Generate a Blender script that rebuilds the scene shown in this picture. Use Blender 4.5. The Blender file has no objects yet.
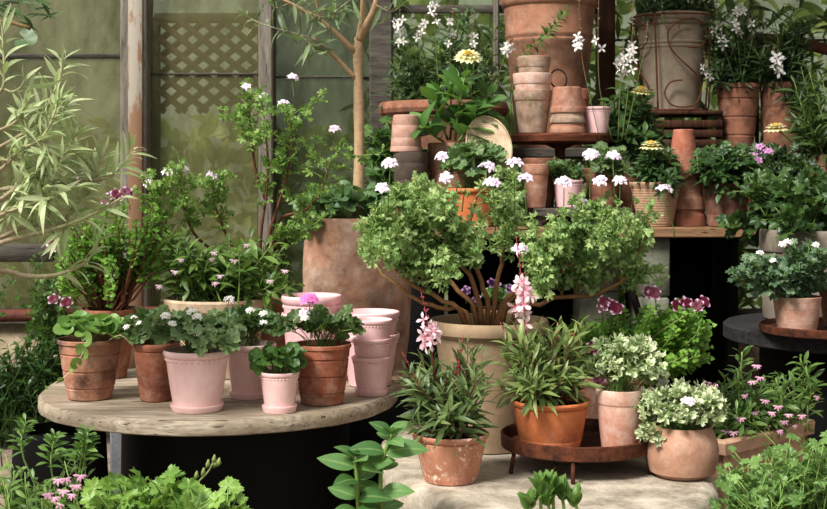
import bpy, math
import numpy as np
from mathutils import Vector

# ------------------------------------------------------------------ basics
F, H, HY, CX = 1300.0, 0.99, 175.0, 413.5          # focal length in px, eye height, horizon row, centre column
PI = math.pi
scene = bpy.context.scene
col = scene.collection


def P(px, py, Y):
    return np.array([(px - CX) * Y / F, Y, H - (py - HY) * Y / F])


def nrm(v):
    v = np.asarray(v, float)
    n = np.linalg.norm(v)
    return v / n if n > 1e-9 else np.array([0, 0, 1.0])


def V3(*a):
    return np.array(a, float)


# ------------------------------------------------------------------ mesh builder
class MB:
    def __init__(s):
        s.v, s.loops, s.sizes, s.mi, s.lv, s.lr, s.n = [], [], [], [], [], [], 0

    def add(s, V, faces, mat=0, lv=0.5, lr=0.0):
        """faces: tuple (flat loop array, sizes array) or list of index tuples"""
        V = np.asarray(V, float)
        if isinstance(faces, list):
            faces = (np.concatenate([np.array(f, int) for f in faces]), np.array([len(f) for f in faces], int))
        n = len(V)
        s.v.append(V)
        s.loops.append(faces[0] + s.n)
        s.sizes.append(faces[1])
        s.mi.append(np.full(len(faces[1]), mat, int))
        s.lv.append(np.full(n, lv) if np.isscalar(lv) else np.asarray(lv, float))
        s.lr.append(np.full(n, lr) if np.isscalar(lr) else np.asarray(lr, float))
        s.n += n
        return s

    # --- tube along points
    def tube(s, pts, r, sides=6, mat=0, lv=0.5, lr=None, cap=True):
        pts = np.asarray(pts, float)
        m = len(pts)
        r = np.full(m, r) if np.isscalar(r) else np.asarray(r, float)
        T = np.gradient(pts, axis=0)
        T /= np.maximum(np.linalg.norm(T, axis=1, keepdims=True), 1e-9)
        a = V3(0, 0, 1) if abs(T[0][2]) < 0.9 else V3(1, 0, 0)
        u = nrm(np.cross(T[0], a))
        ang = np.arange(sides) * 2 * PI / sides
        ca, sa = np.cos(ang)[:, None], np.sin(ang)[:, None]
        rows = []
        for i in range(m):
            u = nrm(u - T[i] * np.dot(u, T[i]))
            w = np.cross(T[i], u)
            rows.append(pts[i] + r[i] * (ca * u + sa * w))
        V = np.concatenate(rows)
        i = np.arange(m - 1)[:, None] * sides
        j = np.arange(sides)[None, :]
        j2 = (j + 1) % sides
        q = np.stack([i + j, i + j2, i + sides + j2, i + sides + j], -1).reshape(-1)
        sizes = np.full((m - 1) * sides, 4)
        if cap:
            q = np.concatenate([q, np.arange(sides)[::-1], (m - 1) * sides + np.arange(sides)])
            sizes = np.concatenate([sizes, [sides, sides]])
        if lr is None:
            lr = np.repeat(np.linspace(0, 1, m), sides)
        return s.add(V, (q, sizes), mat, lv, lr)

    # --- lathe; rows (r, z[, bead amplitude])
    def lathe(s, rows, c=(0, 0, 0), seg=56, beads=0, mat=0, lv=0.5, flip=False, wob=0.0, ph=0.0):
        c = np.asarray(c, float)
        ang = np.arange(seg) * 2 * PI / seg
        V = []
        for row in rows:
            r, z = row[0], row[1]
            rr = np.full(seg, r)
            if len(row) > 2 and beads:
                rr = rr + row[2] * (0.5 + 0.5 * np.cos(ang * beads))
            if wob:
                rr = rr * (1 + wob * np.sin(2 * ang + ph) + 0.6 * wob * np.sin(3 * ang + 2 * ph + 9 * z))
            V.append(np.stack([rr * np.cos(ang), rr * np.sin(ang), np.full(seg, z)], 1))
        m = len(rows)
        V = np.concatenate(V)
        if flip:
            V[:, 2] = -V[:, 2]
        V = V + c
        i = np.arange(m - 1)[:, None] * seg
        j = np.arange(seg)[None, :]
        j2 = (j + 1) % seg
        order = [i + j, i + j2, i + seg + j2, i + seg + j]
        if flip:
            order = order[::-1]
        q = np.stack(order, -1).reshape(-1)
        sizes = np.full((m - 1) * seg, 4)
        a, b = np.arange(seg), (m - 1) * seg + np.arange(seg)
        q = np.concatenate([q, a[::-1] if not flip else a, b if not flip else b[::-1]])
        sizes = np.concatenate([sizes, [seg, seg]])
        return s.add(V, (q, sizes), mat, lv)

    # --- box with chamfered vertical look (8 verts), optional rotation about z
    def box(s, lo, hi, mat=0, bev=0.0, lv=0.5):
        lo, hi = np.asarray(lo, float), np.asarray(hi, float)
        b = min(bev, 0.45 * float((hi - lo).min()))
        x0, y0, z0 = lo
        x1, y1, z1 = hi
        if b <= 0:
            V = [(x0, y0, z0), (x1, y0, z0), (x1, y1, z0), (x0, y1, z0), (x0, y0, z1), (x1, y0, z1), (x1, y1, z1), (x0, y1, z1)]
            Fc = [(3, 2, 1, 0), (4, 5, 6, 7), (0, 1, 5, 4), (1, 2, 6, 5), (2, 3, 7, 6), (3, 0, 4, 7)]
            return s.add(V, Fc, mat, lv)
        rows = []
        def ring(ins, z):
            k = b
            a0, a1, c0, c1 = x0 + ins, x1 - ins, y0 + ins, y1 - ins
            k = max(b - ins * 0.6, b * 0.4)
            return [(a0 + k, c0, z), (a1 - k, c0, z), (a1, c0 + k, z), (a1, c1 - k, z), (a1 - k, c1, z), (a0 + k, c1, z), (a0, c1 - k, z), (a0, c0 + k, z)]
        V = ring(b, z0) + ring(0, z0 + b) + ring(0, z1 - b) + ring(b, z1)
        Fc = [tuple(range(7, -1, -1)), tuple(range(24, 32))]
        for k in range(3):
            for j in range(8):
                Fc.append((k * 8 + j, k * 8 + (j + 1) % 8, k * 8 + 8 + (j + 1) % 8, k * 8 + 8 + j))
        return s.add(V, Fc, mat, lv)

    def build(s, name, mats, parent=None, loc=(0, 0, 0), sharp=None, smooth=True):
        me = bpy.data.meshes.new(name)
        V = np.concatenate(s.v) - np.asarray(loc, float)
        L = np.concatenate(s.loops)
        S = np.concatenate(s.sizes)
        me.vertices.add(len(V))
        me.vertices.foreach_set('co', V.astype(np.float32).ravel())
        me.loops.add(len(L))
        me.loops.foreach_set('vertex_index', L.astype(np.int32))
        me.polygons.add(len(S))
        st = np.concatenate([[0], np.cumsum(S)[:-1]])
        me.polygons.foreach_set('loop_start', st.astype(np.int32))
        me.polygons.foreach_set('material_index', np.concatenate(s.mi).astype(np.int32))
        me.update(calc_edges=True)
        me.validate()
        me.polygons.foreach_set('use_smooth', np.full(len(me.polygons), smooth))
        for nm, dat in (('lv', s.lv), ('lr', s.lr)):
            a = me.attributes.new(nm, 'FLOAT', 'POINT')
            d = np.concatenate(dat).astype(np.float32)
            if len(d) == len(me.vertices):
                a.data.foreach_set('value', d)
        if sharp:
            me.set_sharp_from_angle(angle=math.radians(sharp))
        for m in (mats if isinstance(mats, (list, tuple)) else [mats]):
            me.materials.append(m)
        o = bpy.data.objects.new(name, me)
        col.objects.link(o)
        if parent is not None:
            o.parent = parent
        else:
            o.location = loc
        return o


def tag(o, label=None, cat=None, group=None, kind=None):
    if label: o['label'] = label
    if cat: o['category'] = cat
    if group: o['group'] = group
    if kind: o['kind'] = kind
    return o


class Thing:
    """an Empty at the base of a thing; its parts are built in world coordinates and parented to it"""
    def __init__(s, name, label, cat, loc, group=None):
        s.loc = np.asarray(loc, float)
        s.o = bpy.data.objects.new(name, None)
        s.o.empty_display_size = 0.05
        col.objects.link(s.o)
        s.o.location = s.loc
        tag(s.o, label, cat, group)

    def part(s, name, mb, mats, sharp=None, label=None, parent=None):
        o = mb.build(name, mats, parent if parent is not None else s.o, s.loc, sharp)
        if label: o['label'] = label
        return o


def single(name, mb, mats, label, cat, loc, group=None, sharp=None):
    return tag(mb.build(name, mats, None, loc, sharp), label, cat, group)


def struct(name, mb, mats, parent=None, sharp=None, loc=(0, 0, 0)):
    o = mb.build(name, mats, parent, loc, sharp)
    if parent is None: o['kind'] = 'structure'
    return o


# ------------------------------------------------------------------ materials
class NT:
    def __init__(s, name):
        s.m = bpy.data.materials.new(name)
        s.m.use_nodes = True
        s.t = s.m.node_tree
        s.t.nodes.clear()
        s.out = s.t.nodes.new('ShaderNodeOutputMaterial')

    def n(s, typ, **kw):
        nd = s.t.nodes.new('ShaderNode' + typ)
        ins = kw.pop('ins', {})
        for k, v in kw.items():
            setattr(nd, k, v)
        for k, v in ins.items():
            if hasattr(v, 'is_output') or isinstance(v, bpy.types.NodeSocket):
                s.t.links.new(v, nd.inputs[k])
            else:
                if isinstance(v, (tuple, list)) and len(v) == 3 and nd.inputs[k].type == 'RGBA':
                    v = (*v, 1)
                nd.inputs[k].default_value = v
        return nd

    def link(s, a, b):
        s.t.links.new(a, b)

    def mix(s, fac, a, b, blend='MIX'):
        nd = s.t.nodes.new('ShaderNodeMix')
        nd.data_type = 'RGBA'
        nd.blend_type = blend
        nd.clamp_factor = True
        for sock, v in ((nd.inputs[0], fac), (nd.inputs[6], a), (nd.inputs[7], b)):
            if isinstance(v, bpy.types.NodeSocket):
                s.t.links.new(v, sock)
            elif isinstance(v, (tuple, list)):
                sock.default_value = (*v[:3], 1)
            else:
                sock.default_value = v
        return nd.outputs[2]

    def math(s, op, a, b=0.0, clamp=False):
        nd = s.t.nodes.new('ShaderNodeMath')
        nd.operation = op
        nd.use_clamp = clamp
        for k, v in ((0, a), (1, b)):
            if isinstance(v, bpy.types.NodeSocket):
                s.t.links.new(v, nd.inputs[k])
            else:
                nd.inputs[k].default_value = v
        return nd.outputs[0]

    def ramp(s, fac, stops):
        nd = s.t.nodes.new('ShaderNodeValToRGB')
        els = nd.color_ramp.elements
        while len(els) < len(stops):
            els.new(0.5)
        for e, (p, c) in zip(els, stops):
            e.position = p
            e.color = (c, c, c, 1) if np.isscalar(c) else (*c, 1)
        s.t.links.new(fac, nd.inputs[0])
        return nd.outputs[0]

    def noise(s, vec, scale, detail=4, rough=0.55, dist=0.0):
        return s.n('TexNoise', ins={'Vector': vec, 'Scale': scale, 'Detail': detail, 'Roughness': rough, 'Distortion': dist}).outputs['Fac']

    def coords(s, rnd=True):
        tc = s.n('TexCoord').outputs['Object']
        if not rnd:
            return tc
        oi = s.n('ObjectInfo').outputs['Random']
        k = s.math('MULTIPLY', oi, 37.0)
        cb = s.n('CombineXYZ', ins={'X': k, 'Y': k, 'Z': k}).outputs[0]
        return s.n('VectorMath', operation='ADD', ins={0: tc, 1: cb}).outputs[0]

    def principled(s, colr, rough=0.6, bump=None, bstr=0.3, bdist=0.002, **kw):
        ins = {'Base Color': colr, 'Roughness': rough}
        ins.update(kw.pop('ins', {}))
        p = s.n('BsdfPrincipled', ins=ins)
        if bump is not None:
            b = s.n('Bump', ins={'Height': bump, 'Strength': bstr, 'Distance': bdist})
            s.link(b.outputs[0], p.inputs['Normal'])
        return p

    def done(s, shader):
        s.link(shader.outputs[0] if hasattr(shader, 'outputs') else shader, s.out.inputs[0])
        return s.m


def lin(*c):
    """sRGB 0-255 -> linear"""
    o = []
    for v in c:
        v = v / 255.0
        o.append(v / 12.92 if v <= 0.04045 else ((v + 0.055) / 1.055) ** 2.4)
    return tuple(o)


_cache = {}


def terracotta(base=(186, 116, 84), dark=(120, 70, 50), pale=(214, 180, 158), lime=0.35, moss=0.0, scale=1.0, speck=0.0, grad=0.0, ht=0.15, rough=0.85, soot=0.0):
    if base not in ((218, 138, 92), (208, 126, 88)):      # older pots are greyer
        base, dark, pale = (tuple(int(0.74 * x + 0.26 * (0.4 * c[0] + 0.5 * c[1] + 0.1 * c[2])) for x in c) for c in (base, dark, pale))
    key = ('tc', base, dark, pale, lime, moss, scale, speck, grad, ht, soot)
    if key in _cache: return _cache[key]
    t = NT('terracotta')
    c = t.coords()
    raw = t.n('TexCoord').outputs['Object']
    n1 = t.noise(c, 14 * scale, 6, 0.65)
    n2 = t.noise(c, 34 * scale, 7, 0.68)
    n3 = t.noise(c, 180 * scale, 3, 0.6)
    colr = t.mix(t.ramp(n1, [(0.4, 0.0), (0.62, 1.0)]), lin(*base), lin(*dark))
    colr = t.mix(t.math('MULTIPLY', t.ramp(n3, [(0.45, 0.0), (0.7, 1.0)]), 0.25), colr, lin(*dark))
    z = t.n('SeparateXYZ', ins={0: raw}).outputs['Z']
    zz = t.math('DIVIDE', z, ht, True)
    lm = t.math('ADD', n2, t.math('MULTIPLY', t.math('SUBTRACT', n1, 0.5), 0.5))
    if grad:      # more lime low down (grad > 0) or high up (grad < 0)
        lm = t.math('ADD', lm, t.math('MULTIPLY', t.math('SUBTRACT', 0.5, zz), 0.35 * grad))
    fac = t.ramp(lm, [(0.56 - 0.35 * lime, 0.0), (0.95 - 0.25 * lime, 1.0)])
    colr = t.mix(t.math('MULTIPLY', fac, 0.8), colr, lin(*pale))
    if speck:
        sp = t.math('MULTIPLY', t.ramp(t.noise(c, 120 * scale, 2, 0.5), [(0.56, 0.0), (0.62, 1.0)]), t.ramp(t.noise(c, 12, 2, 0.5), [(0.45, 0.0), (0.6, 1.0)]))
        colr = t.mix(t.math('MULTIPLY', sp, speck), colr, lin(232, 214, 198))
    if soot:
        so = t.ramp(t.noise(c, 10 * scale, 5, 0.7), [(0.46, 0.0), (0.66, 1.0)])
        colr = t.mix(t.math('MULTIPLY', so, soot), colr, lin(52, 44, 38))
    if moss:
        mo = t.ramp(t.noise(c, 30 * scale, 5, 0.7), [(0.5, 0.0), (0.66, 1.0)])
        colr = t.mix(t.math('MULTIPLY', mo, moss), colr, lin(98, 102, 52))
    bm = t.math('ADD', t.math('MULTIPLY', n2, 0.6), t.math('MULTIPLY', n3, 0.5))
    m = t.done(t.principled(colr, rough, bm, 0.35, 0.003, ins={'Specular IOR Level': 0.25}))
    _cache[key] = m
    return m


def leafmat(c1, c2, edge=None, ew=(0.55, 0.8), vein=None, rough=0.4, trans=0.3, spec=0.5):
    c1, c2 = (tuple(int(0.86 * x + 0.14 * (0.3 * c[0] + 0.6 * c[1] + 0.1 * c[2])) for x in c) for c in (c1, c2))
    key = ('leaf', c1, c2, edge, ew, vein, rough, trans)
    if key in _cache: return _cache[key]
    t = NT('leaf')
    lv = t.n('Attribute', attribute_name='lv').outputs['Fac']
    lr = t.n('Attribute', attribute_name='lr').outputs['Fac']
    colr = t.mix(lv, lin(*c1), lin(*c2))
    if vein:
        colr = t.mix(t.ramp(lr, [(0.0, 0.5), (0.16, 0.0)]), colr, lin(*vein))
    nz = t.noise(t.n('TexCoord').outputs['Object'], 160, 3, 0.6)
    if edge:
        e = t.math('ADD', lr, t.math('MULTIPLY', t.math('SUBTRACT', nz, 0.5), 0.9))
        colr = t.mix(t.ramp(e, [(ew[0], 0.0), (ew[1], 1.0)]), colr, lin(*edge))
    colr = t.mix(t.math('MULTIPLY', t.ramp(nz, [(0.3, 0.0), (0.75, 1.0)]), 0.18), colr, (0.01, 0.02, 0.005))
    geo = t.n('NewGeometry').outputs['Backfacing']
    colr2 = t.mix(t.math('MULTIPLY', geo, 0.35), colr, lin(*[min(255, int(x * 0.8 + 40)) for x in c2]))
    p = t.principled(colr2, rough, nz, 0.25, 0.002, ins={'Specular IOR Level': spec})
    tr = t.n('BsdfTranslucent', ins={'Color': t.mix(0.35, colr, lin(150, 190, 50))})
    mx = t.n('MixShader', ins={0: trans, 1: p.outputs[0], 2: tr.outputs[0]})
    m = t.done(mx)
    _cache[key] = m
    return m


def stemmat(c0, c1, at=(0.35, 0.7)):
    """colour runs from c0 at the base (lr 0) to c1 at the tip (lr 1)"""
    key = ('stem', c0, c1, at)
    if key in _cache: return _cache[key]
    t = NT('stem')
    lr = t.n('Attribute', attribute_name='lr').outputs['Fac']
    nz = t.noise(t.n('TexCoord').outputs['Object'], 90, 4, 0.6)
    colr = t.mix(t.ramp(lr, [(at[0], 0.0), (at[1], 1.0)]), lin(*c0), lin(*c1))
    colr = t.mix(t.math('MULTIPLY', t.ramp(nz, [(0.4, 0.0), (0.7, 1.0)]), 0.4), colr, lin(*[int(x * 0.6) for x in c0]))
    m = t.done(t.principled(colr, 0.7, nz, 0.4, 0.003))
    _cache[key] = m
    return m


def petalmat(c_in, c_out, at=(0.15, 0.5), trans=0.3, rough=0.5):
    key = ('petal', c_in, c_out, at)
    if key in _cache: return _cache[key]
    t = NT('petal')
    lr = t.n('Attribute', attribute_name='lr').outputs['Fac']
    lv = t.n('Attribute', attribute_name='lv').outputs['Fac']
    colr = t.mix(t.ramp(lr, [(at[0], 0.0), (at[1], 1.0)]), lin(*c_in), lin(*c_out))
    colr = t.mix(t.math('MULTIPLY', t.math('MULTIPLY', lv, 0.35), t.ramp(lr, [(at[0], 0.0), (at[1], 1.0)])), colr, lin(*[min(255, int(x * 1.08 + 6)) for x in c_out]))
    p = t.principled(colr, rough)
    tr = t.n('BsdfTranslucent', ins={'Color': colr})
    m = t.done(t.n('MixShader', ins={0: trans, 1: p.outputs[0], 2: tr.outputs[0]}))
    _cache[key] = m
    return m


def plain(name, c, rough=0.7, c2=None, scale=30, bstr=0.3, metal=0.0, stretch=None, bd=0.003, spec=0.3, lo=0.35, hi=0.65):
    key = ('plain', name, c, c2, scale)
    if key in _cache: return _cache[key]
    t = NT(name)
    v = t.coords()
    if stretch:
        v = t.n('Mapping', ins={'Vector': v, 'Scale': stretch}).outputs[0]
    nz = t.noise(v, scale, 6, 0.65)
    nf = t.noise(v, scale * 6, 4, 0.6)
    colr = t.mix(t.ramp(nz, [(lo, 0.0), (hi, 1.0)]), lin(*c), lin(*(c2 or tuple(int(x * 0.7) for x in c))))
    b = t.math('ADD', nz, t.math('MULTIPLY', nf, 0.4))
    m = t.done(t.principled(colr, rough, b, bstr, bd, ins={'Metallic': metal, 'Specular IOR Level': spec}))
    _cache[key] = m
    return m


SOIL = plain('soil', (50, 38, 30), 0.95, (24, 18, 14), 60, 0.9, bd=0.01)

# ------------------------------------------------------------------ leaf and petal templates (unit length along +Y, face up +Z)


def _pack(V, faces, lr):
    return np.array(V, float), (np.concatenate([np.array(f, int) for f in faces]), np.array([len(f) for f in faces], int)), np.array(lr, float)


def T_lance(w=0.2, n=6, fold=0.25, curl=0.25, peak=0.45, tip=1.0, teeth=0.0):
    V, lr, Fc = [], [], []
    k = math.log(0.5) / math.log(peak)
    for i in range(n + 1):
        t = i / n
        ww = 0.5 * w * math.sin(PI * t ** k) ** tip if 0 < t < 1 else 0.008
        if teeth and i % 2: ww *= 1 - teeth
        z = -curl * t * t + 0.1 * curl * math.sin(PI * t)
        V += [(-ww, t, z + fold * ww), (0, t, z), (ww, t, z + fold * ww)]
        lr += [1, 0, 1]
    for i in range(n):
        a = i * 3
        Fc += [(a, a + 1, a + 4, a + 3), (a + 1, a + 2, a + 5, a + 4)]
    return _pack(V, Fc, lr)


def T_palm(lobes=5, depth=0.3, teeth=0.08, npts=30, cup=0.25, ruffle=0.06, span=160, sharp=1.0, tk=3):
    """lobed geranium leaf: petiole joins at the origin, blade diameter about 1"""
    V, lr, Fc = [(0, 0.12, 0)], [0], []
    R = []
    for i in range(npts + 1):
        th = math.radians(-span + 2 * span * i / npts)
        u = (th / math.radians(span) + 1) / 2 * lobes
        lob = abs(math.sin(PI * u)) ** sharp
        r = 0.5 * (1 - depth * (1 - lob)) * (1 - teeth + teeth * 2 * abs(((u * tk) % 1) - 0.5) * 2 * 0.5 + (teeth if i % 2 else 0))
        r *= 1.0 - 0.12 * abs(th) / PI
        R.append((th, r, u))
    for ring, f in ((1, 0.55), (2, 1.0)):
        for th, r, u in R:
            rr = r * f
            z = cup * rr * rr * 2 + (ruffle * math.sin(2 * PI * u + 0.6) * f * f if ruffle else 0) - 0.25 * cup * f * f * max(0, math.cos(th))
            V.append((rr * math.sin(th), 0.12 + rr * math.cos(th) * 1.0, z))
            lr.append(0.5 if ring == 1 else 1.0)
    m = npts + 1
    for i in range(npts):
        Fc.append((0, 1 + i + 1, 1 + i))
        Fc.append((1 + i, 1 + i + 1, 1 + m + i + 1, 1 + m + i))
    return _pack(V, Fc, lr)


def T_pinnate(pairs=2, w=0.8, seg=3):
    """deeply divided leaf: a midrib with pairs of toothed lobes"""
    V, lr, Fc = [], [], []

    def lobe(o, ang, L, ww, zz):
        b = len(V)
        ca, sa = math.cos(ang), math.sin(ang)
        prof = [(0, 0.35), (0.35, 1.0), (0.55, 0.62), (0.75, 0.85), (1.0, 0.12)]
        for t, k in prof:
            for sx in (-1, 0, 1):
                x, y = sx * ww * k * 0.5, t * L
                V.append((o[0] + x * ca + y * sa, o[1] - x * sa + y * ca, o[2] + zz * t + abs(sx) * 0.12 * ww * k - 0.25 * t * t * L))
                lr.append(0.15 + 0.85 * max(abs(sx), t ** 2))
        for i in range(len(prof) - 1):
            a = b + i * 3
            Fc.append((a, a + 1, a + 4, a + 3))
            Fc.append((a + 1, a + 2, a + 5, a + 4))
    for k in range(pairs):
        y = 0.14 + 0.26 * k
        L = 0.52 - 0.12 * k
        for sg in (-1, 1):
            lobe((0, y, 0), sg * (1.25 - 0.3 * k), L * w, 0.27, 0.12)
    lobe((0, 0.02, 0), 0.0, 0.98, 0.34, 0.0)
    return _pack(V, Fc, lr)


L_ROUND = T_palm(1, 0.0, 0.0, 16, 0.35, 0.0, 165)
L_RUFF = [T_palm(7, 0.16, 0.06, 42, c, r, 168) for c, r in ((0.3, 0.05), (0.1, 0.07), (0.5, 0.06))]
L_GER = [T_palm(5, 0.34, 0.10, 40, c, r, 155, 0.8) for c, r in ((0.25, 0.05), (0.0, 0.06), (-0.2, 0.05))]
L_CUT = [T_palm(5, 0.58, 0.16, 45, c, r, 145, 0.7, 3) for c, r in ((0.3, 0.12), (-0.1, 0.13), (0.6, 0.10))]
L_FERN = [T_pinnate(2, 0.85), T_pinnate(2, 1.0)]
L_ANGEL = [T_palm(3, 0.3, 0.12, 24, c, 0.05, 120, 0.9) for c in (0.4, 0.0)]
L_LANCE = [T_lance(0.16, 6, 0.35, c, 0.5) for c in (0.1, 0.3, 0.5)]
L_GAURA = [T_lance(0.22, 6, 0.3, c, 0.58) for c in (0.15, 0.4, 0.65)]
L_BROAD = [T_lance(0.56, 7, 0.14, c, 0.42, 0.8) for c in (0.1, 0.3)]
L_OVAL = [T_lance(0.48, 7, 0.18, c, 0.4, 0.85) for c in (0.15, 0.4)]
L_SPAT = [T_lance(0.26, 6, 0.25, c, 0.68) for c in (0.2, 0.5)]
L_GRASS = [T_lance(0.05, 6, 0.3, c, 0.35) for c in (0.3, 0.7)]
PT_WIDE = T_lance(0.75, 4, 0.1, 0.25, 0.62, 0.7)
PT_NARROW = T_lance(0.45, 4, 0.15, 0.2, 0.6, 0.8)
PT_MID = T_lance(0.58, 4, 0.12, 0.2, 0.62, 0.75)
for _t in (PT_WIDE, PT_NARROW, PT_MID):
    _t[2][:] = _t[0][:, 1]                    # petals: lr runs from the throat to the rim


def put(mb, T, pos, d, up, size, lv=0.5, mat=0, wide=1.0):
    y = nrm(d)
    z = np.asarray(up, float) - y * np.dot(up, y)
    if np.linalg.norm(z) < 1e-3:
        z = np.cross(y, V3(1, 0.2, 0.1))
    z = nrm(z)
    x = np.cross(y, z)
    M = np.stack([x * wide, y, z])
    mb.add((T[0] * size) @ M + pos, T[1], mat, lv, T[2])


def pick(rng, T):
    return T[int(rng.integers(len(T)))] if isinstance(T, list) else T


def curve(pts, n=12):
    """Catmull-Rom through points"""
    pts = np.asarray(pts, float)
    if len(pts) == 2:
        return pts[0] + (pts[1] - pts[0]) * np.linspace(0, 1, n)[:, None]
    p = np.concatenate([[2 * pts[0] - pts[1]], pts, [2 * pts[-1] - pts[-2]]])
    out = []
    m = len(pts) - 1
    for t in np.linspace(0, m - 1e-6, n):
        i = int(t)
        f = t - i
        a, b, c, d = p[i], p[i + 1], p[i + 2], p[i + 3]
        out.append(0.5 * (2 * b + (c - a) * f + (2 * a - 5 * b + 4 * c - d) * f * f + (3 * b - a - 3 * c + d) * f ** 3))
    return np.array(out)


def bez(p0, p1, p2, p3, n=10):
    t = np.linspace(0, 1, n)[:, None]
    return (1 - t) ** 3 * p0 + 3 * (1 - t) ** 2 * t * p1 + 3 * (1 - t) * t * t * p2 + t ** 3 * p3


def leaves_on(mb, rng, pts, T, size, n, start=0.4, pet=0.0, a=(0.9, 0.4, 0.25), jit=0.35, upb=0.8, szv=0.35, pair=False, endsize=0.6, mat=0, pmat=1, tone=(0.1, 0.9), wide=1.0):
    """leaves in a spiral along a stem"""
    pts = np.asarray(pts, float)
    m = len(pts)
    ph = rng.random() * 7
    for k in range(n):
        t = start + (1 - start) * ((k + 0.5 * rng.random()) / max(n - 0.5, 1))
        t = min(t, 0.999)
        f = t * (m - 1)
        i = min(int(f), m - 2)
        p = pts[i] + (pts[i + 1] - pts[i]) * (f - i)
        tg = nrm(pts[i + 1] - pts[i])
        u = nrm(np.cross(tg, V3(0.31, 0.77, 0.2)))
        w = np.cross(tg, u)
        ang = ph + (k // 2 * PI / 2 + (k % 2) * PI if pair else k * 2.4) + rng.normal() * 0.15
        rad = u * math.cos(ang) + w * math.sin(ang)
        d = nrm(rad * a[0] + tg * a[1] * (0.6 + t) + V3(0, 0, a[2]) + rng.normal(size=3) * jit * 0.4)
        up = nrm(V3(-0.1, -0.55, 1) * upb + tg * 0.5 + rng.normal(size=3) * jit)
        sz = size * (1 - szv / 2 + szv * rng.random()) * (1 - (1 - endsize) * max(0, (t - 0.6) / 0.4) ** 1.5)
        if pet:
            q = p + d * pet * (0.5 + rng.random())
            mb.tube([p, (p + q) / 2 + V3(0, 0, -0.06 * pet), q], 0.0008 + 0.01 * size, 4, pmat, 0.5, cap=False)
            p = q
            d = nrm(d + V3(0, 0, -0.25))
        put(mb, pick(rng, T), p, d, up, sz, tone[0] + (tone[1] - tone[0]) * rng.random(), mat, wide)


def tips_in(rng, ell):
    """ell: list of (cx, cy, rx, ry, Y, dY, n) in picture measure at depth Y"""
    out = []
    for cx, cy, rx, ry, Y, dY, n in ell:
        k = 0
        while k < n:
            a = rng.uniform(-1, 1, 3)
            rr = np.linalg.norm(a)
            if rr > 1 or (rr < 0.35 and rng.random() < 0.5): continue
            out.append(P(cx + a[0] * rx, cy + a[1] * ry, Y + a[2] * dY))
            k += 1
    return out


def shrub(fol, stm, rng, base, tips, T, size, n, start=0.45, pet=0.0, r=0.003, rise=0.45, spread=0.02, out=0.25, leaf_kw=None, sides=6, smat=0, thick=0.45, wig=0.0):
    base = np.asarray(base, float)
    for tip in tips:
        b = base + V3(*(rng.normal(size=2) * spread), 0)
        d = tip - b
        L = np.linalg.norm(d)
        hor = V3(d[0], d[1], 0)
        p1 = b + V3(0, 0, rise * L) * 0.6 + hor * out * 0.5 + rng.normal(size=3) * 0.04 * L
        p2 = tip - V3(0, 0, rise * L * 0.45) - hor * 0.12 + rng.normal(size=3) * 0.04 * L
        c = bez(b, p1, p2, tip, 10)
        if wig:
            c[2:-1] += rng.normal(size=(7, 3)) * wig
        if stm is not None:
            stm.tube(c, np.linspace(r, r * thick, len(c)), sides, smat, 0.5)
        leaves_on(fol, rng, c, T, size, n, start, pet, **(leaf_kw or {}))


def clump(fol, rng, base, ctr, R, T, size, n, pet_r=0.0009, low=-0.35, lift=0.5, tone=(0.1, 0.9), inner=0.45, szv=0.5, sub=0, wide=1.0):
    """rounded mound of stalked leaves over an ellipsoid"""
    base, ctr, R = (np.asarray(v, float) for v in (base, ctr, R))
    subs = None
    if sub:
        subs = []
        for _ in range(sub):
            a = rng.normal(size=3); a /= np.linalg.norm(a)
            if a[2] < low: a[2] = -a[2]
            subs.append(a)
    for k in range(n):
        a = rng.normal(size=3)
        a /= np.linalg.norm(a)
        if a[2] < low: a[2] = abs(a[2])
        if subs is not None and rng.random() < 0.75:
            a = nrm(subs[int(rng.integers(len(subs)))] + rng.normal(size=3) * 0.22)
        rf = inner + (1 - inner) * rng.random() ** 0.55
        pos = ctr + a * R * rf
        out = nrm(a * R)
        hor = nrm(V3(out[0], out[1], 0) + rng.normal(size=3) * 0.3)
        d = nrm(hor * 0.9 + V3(0, 0, -0.25 + 0.5 * a[2]) + rng.normal(size=3) * 0.2)
        up = nrm(out * (1 - lift) + V3(0, -0.6, 1) * lift + rng.normal(size=3) * 0.3)
        s = size * (1 - szv / 2 + szv * rng.random())
        put(fol, pick(rng, T), pos, d, up, s, tone[0] + (tone[1] - tone[0]) * rng.random(), 0, wide)
        if pet_r and k % 2 == 0:
            b = base + V3(*(rng.normal(size=2) * 0.012), 0)
            mid = (b + pos) / 2 + V3(0, 0, 0.15 * np.linalg.norm(pos - b))
            fol.tube(bez(b, mid, mid, pos, 6), pet_r, 4, 1, 0.5, cap=False)


# ------------------------------------------------------------------ flowers
def floret(mb, rng, pos, nv, size, petals=5, T=PT_WIDE, cup=0.5, mat=0, lv=None):
    nv = nrm(nv)
    u = nrm(np.cross(nv, V3(0.3, 0.2, 0.9)))
    w = np.cross(nv, u)
    ph = rng.random() * 6
    for k in range(petals):
        a = ph + 2 * PI * k / petals + rng.normal() * 0.08
        d = u * math.cos(a) + w * math.sin(a)
        put(mb, T, pos, nrm(d + nv * cup), nv - d * cup * 0.5, size * (0.9 + 0.2 * rng.random()), rng.random() if lv is None else lv, mat)


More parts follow.
